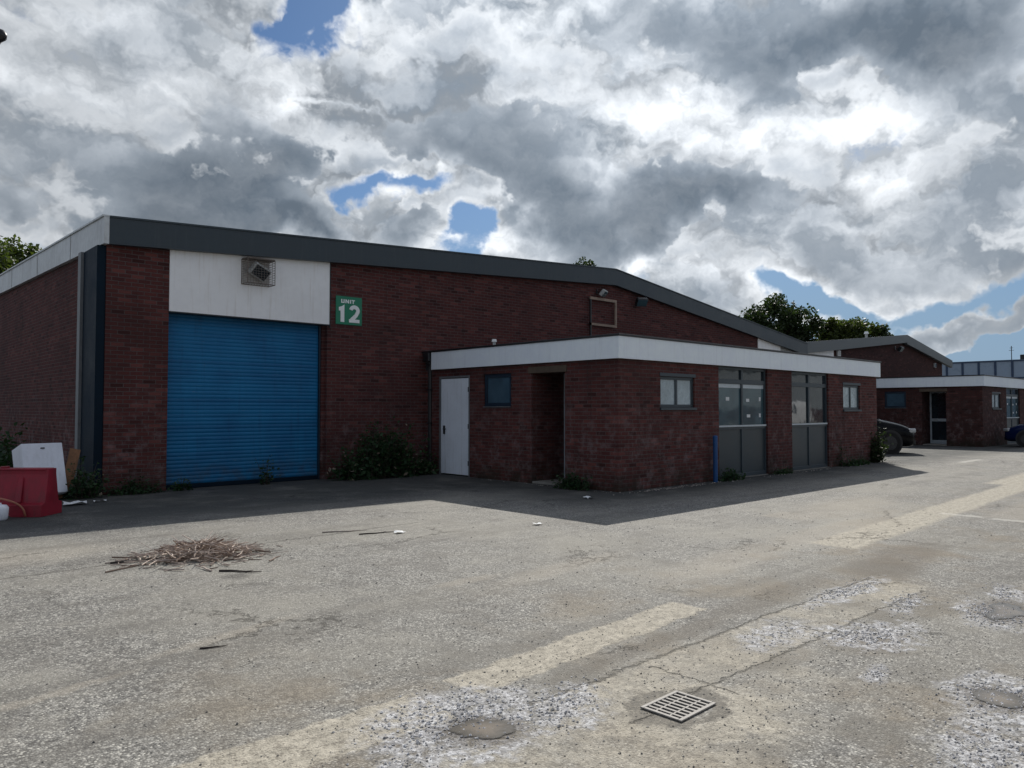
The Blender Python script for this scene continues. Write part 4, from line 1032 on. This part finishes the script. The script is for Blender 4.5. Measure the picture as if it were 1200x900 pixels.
weed('weed', 'small weed at the left foot of the blue shutter', (5.25, 14.85, 0), (.22, .05), .22, 14, WEED, .045, seed=5)
weed('weed', 'weeds around the foot of the brick corner pier', (4.45, 14.82, 0), (.45, .10), .28, 50, WEED, .045, seed=6)
weed('weed', 'leafy weeds growing below the dark casing pipe', (3.55, 14.75, 0), (.35, .18), .62, 60, WEED, .055, dry=.03, seed=7)
weed('bush', 'dark overgrowth along the side wall at the far left edge', (3.3, 21.0, 0), (.30, 2.6), 1.1, 120, WEED, .10, 'bush', seed=8)
weed('weed', 'clump of weeds beside the annex entrance recess', (10.85, 9.95, 0), (.12, .40), .34, 50, WEED, .05, seed=9)
weed('weed', 'low weeds at the foot of the first shopfront', (14.75, 8.80, 0), (.45, .07), .24, 50, WEED, .045, seed=10)
weed('weed', 'thin stem of weed on the wall right of the second shopfront', (20.5, 8.86, 0), (.05, .03), 1.15, 5, WEED, .05, seed=14, per=22)
weed('weed', 'low weeds right of the second shopfront', (21.2, 8.78, 0), (.8, .07), .22, 50, WEED, .045, seed=11)
weed('climbing_plant', 'green climber covering the far end corner of the near annex', (22.85, 8.86, 0), (.18, .04), 1.05, 50, LEAF_D, .07, 'climber', .01, seed=12, per=24)
weed('weed', 'loose weeds at the wall between pier and shopfronts', (17.2, 8.82, 0), (.6, .06), .14, 30, WEED, .04, seed=13)

# ------------------------------------------------------------------ trees
def tree(name, label, x, y, height, crown, mat, seed, clumps=60, leaves=190, leaf=.22, trunk_r=.28, group='trees standing beyond the warehouses', squash=.75):
    rnd = random.Random(seed)
    root = thing(name, label, 'tree', (x, y, 0), 0, group)
    base = height - 2 * crown * squash
    mm = MB()
    mm.tube([(0, 0, 0), (.1, .05, base * .5), (0, .1, base), (.15, 0, base + crown * .8)], [trunk_r, trunk_r * .8, trunk_r * .6, trunk_r * .2], 8)
    cl = []
    cz = height - crown * squash
    while len(cl) < clumps:
        p = Vector((rnd.uniform(-1, 1), rnd.uniform(-1, 1), rnd.uniform(-1, 1)))
        if p.length > 1 or p.length < .35: continue
        q = Vector((p.x * crown, p.y * crown, cz + p.z * crown * squash * (.9 if p.z > 0 else 1)))
        cl.append((q, crown * rnd.uniform(.14, .30)))
    for k, (q, r) in enumerate(cl):
        if k % 3 == 0:
            s = Vector((0, .1, base + rnd.uniform(-.2, .5) * crown * .6)); mid = s.lerp(q, .5) + Vector((0, 0, .12 * crown))
            mm.tube([s, mid, q], [trunk_r * .35, trunk_r * .2, trunk_r * .07], 5)
    mm.build('trunk', BARK, root)
    lf = MB()
    for q, r in cl:
        for _ in range(leaves):
            d = Vector((rnd.gauss(0, 1), rnd.gauss(0, 1), rnd.gauss(0, 1))).normalized()
            p = q + d * r * rnd.random() ** .45 * Vector((1, 1, .8)).length / 1.6
            l = leaf * rnd.uniform(.6, 1.4)
            a = Vector((rnd.gauss(0, 1), rnd.gauss(0, 1), rnd.gauss(0, .6))).normalized(); b_ = a.cross(Vector((rnd.gauss(0, 1), rnd.gauss(0, 1), rnd.gauss(0, 1)))).normalized()
            lf.add([p, p + a * l * .5 + b_ * l * .32, p + a * l, p + a * l * .5 - b_ * l * .32], [(0, 1, 2, 3)])
    lf.build('crown', mat, root)
    return root
tree('tree', 'leafy tree showing over the side roof at the left edge', 8.1, 55.0, 12.3, 3.9, LEAF_M, 1, 70, 200, .26)
tree('tree', 'tall dark green tree above the roof valley, left one of the clump', 61.5, 32.3, 11.1, 3.5, LEAF_D, 2, 80, 200, .26)
tree('tree', 'lower dark tree at the left foot of the clump above the roof', 58.5, 34.4, 9.6, 2.0, LEAF_D, 6, 36, 180, .22)
tree('tree', 'lighter green rounded tree, right one of the clump above the second roof', 66.0, 28.3, 9.9, 2.6, LEAF_M, 3, 70, 200, .24)
tree('tree', 'dark low tree at the right end of the clump behind the second roof', 67.6, 26.6, 8.9, 1.6, LEAF_D, 5, 36, 180, .22)
tree('tree', 'tree top just peeping over the gable peak', 56.2, 49.9, 16.15, 3.2, LEAF_D, 7, 40, 160, .26)

# ------------------------------------------------------------------ pale blue clad building far right
bb = thing('clad_building', 'pale blue clad building with dark framing at the far right', 'building', (70, 16, 0))
y0, y1 = -16.0, 7.2
MB().box(0, 14, y0, y1, 0, 5.42).build('wall', BLUECLAD, bb)
mm = MB(); y = y0 + .02
while y < y1: mm.box(-.05, -.004, y, y + .16, 0, 5.42); y += 1.18
for z in (1.9, 4.0): mm.box(-.04, -.003, y0, y1, z, z + .10)
mm.box(-.06, -.003, y0, y1, 5.36, 5.46)
mm.build('cladding_frame', NAVY, bb)
MB().box(.2, 14, y0 + .2, y1 - .2, 5.425, 5.5).build('roof', SHEETROOF, bb)
pu = thing('rooftop_unit', 'dark box unit on the roof of the pale blue building', 'roof unit', (71.5, 15.4, 5.5))
MB().box(-.6, .6, -2.2, .9, 0, .42).build('housing', BLACKP, pu, bevel=.03)
MB().box(-.62, -.602, -1.9, .6, .1, .32).build('louvre', GREYTRIM, pu)
an = thing('antenna', 'thin mast aerial on the roof of the pale blue building', 'aerial', (71.0, 16.9, 5.5))
MB().tube([(0, 0, 0), (0, 0, 1.15)], .03, 6).build('mast', BLACKP, an)
MB().tube([(0, -.18, .8), (0, .18, .8)], .015, 5).tube([(0, -.12, 1.0), (0, .12, 1.0)], .015, 5).build('element', BLACKP, an)

# ------------------------------------------------------------------ street lamp whose head reaches into the view
lp = thing('street_lamp', 'dark street lamp whose head just reaches in at the top left corner', 'street lamp', (-.9, 13.0, 0))
hd = Vector((1.61, 10.59, 6.0)) - Vector((-.9, 13.0, 0))
u = Vector((hd.x, hd.y, 0)).normalized(); hp_ = hd - u * .34
MB().tube([(0, 0, 0), (0, 0, 1.2), (0, 0, 1.21), (0, 0, 5.6)], [.09, .085, .055, .04], 12).build('post', GREYTRIM, lp)
MB().tube([(0, 0, 5.6), hp_ * .5 + Vector((0, 0, 3.05)), hp_], [.04, .035, .03], 8).build('arm', GREYTRIM, lp)
mm = MB(); c = [hp_ + u * q for q in (-.06, .0, .12, .26, .34, .37)]
mm.tube(c, [.03, .065, .09, .09, .062, .02], 12)
head = mm.build('lamp_head', BLACKP, lp, smooth=True)
MB().tube([hp_ + u * .08 - Vector((0, 0, .06)), hp_ + u * .28 - Vector((0, 0, .06))], [.05, .05], 10).build('lens', BLACKP, head)
# ------------------------------------------------------------------ vehicles
def car_paint(name, col):
    m, t, b = material(name)
    pos = t.new('ShaderNodeNewGeometry').outputs['Position']
    t.put(b.inputs['Base Color'], t.mix(t.smooth(t.noise(pos, 4, 5, .6), 0.5, .9, 0, .05), col, (.2, .19, .17)))
    b.inputs['Metallic'].default_value = 0; b.inputs['Roughness'].default_value = .12; b.inputs['Specular IOR Level'].default_value = .14
    b.inputs['Coat Weight'].default_value = .0; b.inputs['Coat Roughness'].default_value = .04
    return m
TYRE = weathered('tyre', (.014, .014, .014), .85)
RIM = weathered('rim', (.06, .062, .065), .4, .6)
LAMPC = glass_material('headlamp', (.55, .58, .6), .05, .9)
LAMPR = glass_material('tail_lamp', (.35, .01, .01), .05, .9)
PLATE = weathered('plate', (.75, .75, .7), .5)

def make_car(label, loc, rz, paint, L=4.3, W=1.80, Hh=1.5, van=False, cat='car'):
    """local: +x is the nose, wheels on z=0"""
    root = thing('parked_car' if not van else 'parked_van', label, cat, loc, rz)
    h = L / 2
    if not van:   # (x, sill z, belt z, half width, roof z, half roof width)
        st = [(-h, .42, .78, .62, None, 0), (-h + .10, .32, .95, .80, None, 0), (-h + .35, .24, 1.00, W / 2 - .03, 1.22, .55), (-h + .75, .24, 1.0, W / 2, Hh - .08, .60),
              (-h + 1.3, .24, .98, W / 2, Hh, .64), (-h + 2.0, .24, .96, W / 2, Hh, .66), (-h + 2.55, .24, .95, W / 2, Hh - .06, .64), (-h + 3.1, .24, .96, W / 2, 1.14, .64),
              (-h + 3.3, .24, .97, W / 2, None, 0), (h - .65, .24, .90, W / 2 - .02, None, 0), (h - .28, .22, .80, W / 2 - .08, None, 0), (h - .07, .24, .68, .70, None, 0), (h, .32, .58, .56, None, 0)]
    else:
        st = [(-h, .45, 1.1, W / 2 - .06, Hh - .05, .84), (-h + .1, .35, 1.15, W / 2, Hh, .86), (-h + 2, .3, 1.15, W / 2, Hh, .86), (h - 1.7, .3, 1.15, W / 2, Hh, .86),
              (h - 1.25, .3, 1.15, W / 2, Hh - .06, .82), (h - .75, .3, 1.15, W / 2, 1.5, .74), (h - .45, .3, 1.08, W / 2, None, 0), (h - .1, .3, .85, W / 2 - .08, None, 0), (h, .38, .7, .7, None, 0)]
    vs = []; ring = 14
    def ringpts(s):
        x, zs, zb, hw, zr, rw = s
        if zr is None: zr = zb + .05; rw = hw * .62; cr = zb + .035
        else: cr = zr
        half = [(0, zs - .02), (hw * .86, zs - .02), (hw, zs + .10), (hw * 1.0, zs + (zb - zs) * .6), (hw * .975, zb), (rw + (.02 if zr > zb + .1 else 0), cr - (.05 if zr > zb + .1 else .0)), (rw * .7, zr), (0, zr + .012)]
        return half
    rows = []
    for s in st:
        hf = ringpts(s); x = s[0]
        r = [(x, y, z) for y, z in hf] + [(x, -y, z) for y, z in hf[-2:0:-1]]
        rows.append(r)
    n = len(rows[0]); mm = MB(); V = [p for r in rows for p in r]; F = []
    for i in range(len(rows) - 1):
        for j in range(n): F.append((i * n + j, i * n + (j + 1) % n, (i + 1) * n + (j + 1) % n, (i + 1) * n + j))
    F.append(tuple(range(n))); F.append(tuple((len(rows) - 1) * n + j for j in range(n)))
    mm.add(V, F)
    body = mm.build('body', paint, root, smooth=True)
    sd = body.modifiers.new('sub', 'SUBSURF'); sd.levels = 2; sd.render_levels = 2
    wb = (-h + .75, h - .85)
    for x in wb:
        for s in (-1, 1):
            # dark arch and the wheel
            MB().tube([(x, s * (W / 2 - .25), .34), (x, s * (W / 2 + .012), .34)], .385, 28).build('wheel_arch', BLACKP, root)
            wheel = thing('wheel', None, None, (x, s * (W / 2 - .09), .33)); wheel.parent = root
            MB().tube([(0, -.11, 0), (0, -.105, 0), (0, .105, 0), (0, .11, 0)], [.30, .325, .325, .30], 28).build('tyre', TYRE, wheel)
            q = MB().tube([(0, s * .112, 0), (0, s * .118, 0)], .205, 20)
            for k in range(5):
                a = 2 * math.pi * k / 5; q.rot_box((math.cos(a) * .11, s * .125, math.sin(a) * .11), (.20, .02, .045), Matrix.Rotation(-a, 3, 'Y'))
            q.build('rim', RIM, wheel)
    # glass follows the stations
    def pt(s, k, push=.012, sgn=1):
        y, z = ringpts(s)[k]; return Vector((s[0], sgn * (y + push), z))
    if not van:
        for sgn in (-1, 1):
            a, b_, c, d = st[3], st[5], st[6], st[7]
            for (s0, s1) in ((st[3], st[5]), (st[5], st[6])):
                lo0, hi0 = pt(s0, 4, .0, sgn), pt(s0, 5, .0, sgn); lo1, hi1 = pt(s1, 4, .0, sgn), pt(s1, 5, .0, sgn)
                o_ = Vector((0, sgn * .012, .005))
                P4 = [lo0.lerp(hi0, .12).lerp(lo1.lerp(hi1, .12), .06) + o_, lo1.lerp(hi1, .12).lerp(lo0.lerp(hi0, .12), .06) + o_, lo1.lerp(hi1, .86).lerp(lo0.lerp(hi0, .86), .06) + o_, lo0.lerp(hi0, .86).lerp(lo1.lerp(hi1, .86), .06) + o_]
                MB().add(P4, [(0, 1, 2, 3)]).build('side_window', GLASSD, root)
        # windscreen
        x0, x1 = st[8][0], st[6][0]
        MB().add([(x0 - .02, -.66, 1.00), (x0 - .02, .66, 1.00), (x1 + .06, .56, Hh - .055), (x1 + .06, -.56, Hh - .055)], [(0, 1, 2, 3)]).build('windscreen', GLASSD, root)
        MB().add([(-h + .22, -.56, 1.06), (-h + .22, .56, 1.06), (-h + .58, .5, Hh - .12), (-h + .58, -.5, Hh - .12)], [(0, 1, 2, 3)]).build('rear_window', GLASSD, root)
    else:
        MB().add([(h - .50, -.78, 1.2), (h - .50, .78, 1.2), (h - 1.2, .72, Hh - .12), (h - 1.2, -.72, Hh - .12)], [(0, 1, 2, 3)]).build('windscreen', GLASSD, root)
        for s in (-1, 1):
            MB().add([(h - 1.75, s * (W / 2 + .01), 1.2), (h - .85, s * (W / 2 + .01), 1.2), (h - 1.3, s * .885, Hh - .2), (h - 1.75, s * .885, Hh - .2)], [(0, 1, 2, 3)]).build('side_window', GLASSD, root)
    # nose: lamps, grille, bumper intake, plate; tail: lamps
    for s in (-1, 1):
        MB().rot_box((h - .17, s * .60, .70), (.26, .30, .13), Matrix.Rotation(-s * .55, 3, 'Z')).build('headlight', LAMPC, root, bevel=.03)
        MB().rot_box((-h + .10, s * .68, .86), (.14, .22, .16), Matrix.Rotation(s * .5, 3, 'Z')).build('tail_light', LAMPR, root, bevel=.03)
        MB().rot_box((h - 1.35 if not van else h - 1.0, s * (W / 2 + .09), 1.02 if not van else 1.35), (.10, .17, .13), Matrix.Identity(3)).build('wing_mirror', paint, root, bevel=.03)
    MB().box(h - .05, h + .012, -.36, .36, .52, .66).build('grille', BLACKP, root, bevel=.02)
    MB().box(h - .12, h - .0, -.58, .58, .27, .42).build('intake', BLACKP, root, bevel=.03)
    MB().box(h + .013, h + .02, -.26, .26, .43, .53).build('number_plate', PLATE, root)
    return root
BLACKCAR = car_paint('black_paint', (.004, .0045, .006))
BLUECAR = car_paint('navy_paint', (.006, .014, .06))
WHITEVAN = car_paint('white_paint', (.7, .72, .74))
make_car('shiny black car parked between the two annexes, nose to the yard', (27.4, 11.75, 0), math.radians(-60), BLACKCAR, 4.4, 1.84, 1.62).scale = (1.0, 1.0, 1.16)
make_car('dark navy car cut off by the right edge of the view', (37.15, 6.9, 0), math.radians(93), BLUECAR, 4.3, 1.8, 1.48)

# the opposite side of the yard, seen mirrored in the shopfront glass
make_car('white van parked across the yard, seen only mirrored in the shopfront', (50.0, -7.5, 0), math.radians(175), WHITEVAN, 5.0, 1.95, 2.1, True, 'van')
ow = thing('warehouse', 'slate grey clad warehouse added out of view across the yard, behind the viewer', 'warehouse', (-40, -22, 0))  # added unseen to bounce sunlight onto the shaded walls, besides its reflection
MB().box(0, 130, -20, 0, 0, 1.6).build('plinth_wall', BRICK_FAR, ow)
mm = MB(); x = 0; pr = []
while x < 130: pr += [(x, 0.02), (x + .3, 0.02), (x + .35, .06), (x + .6, .06), (x + .65, .02)]; x += .65
vs = [(a, b_, 1.6) for a, b_ in pr] + [(a, b_, 5.6) for a, b_ in pr]; k = len(pr)
mm.add(vs, [(i, i + 1, k + i + 1, k + i) for i in range(k - 1)])
mm.build('cladding', weathered('slate_clad', (.30, .33, .35), .6, vary=.12), ow)
MB().box(-.2, 130.2, -20.2, .25, 5.6, 5.9).build('roof', SHEETROOF, ow)
for xx in (20, 55, 90):
    dd = MB().box(xx, xx + 4, .07, .12, 0, 4.2).build('roller_shutter', FRAMEG, ow)
    MB().box(xx - .15, xx, .07, .18, 0, 4.35).box(xx + 4, xx + 4.15, .07, .18, 0, 4.35).build('guide_rail', GREYTRIM, dd)

SC.view_settings.view_transform = 'Standard'; SC.view_settings.look = 'None'
SC.view_settings.exposure = 0; SC.view_settings.gamma = 1
SC.render.engine = 'CYCLES'
SC.cycles.max_bounces = 6; SC.cycles.use_denoising = True
try: SC.cycles.denoiser = 'OPENIMAGEDENOISE'
except Exception: pass
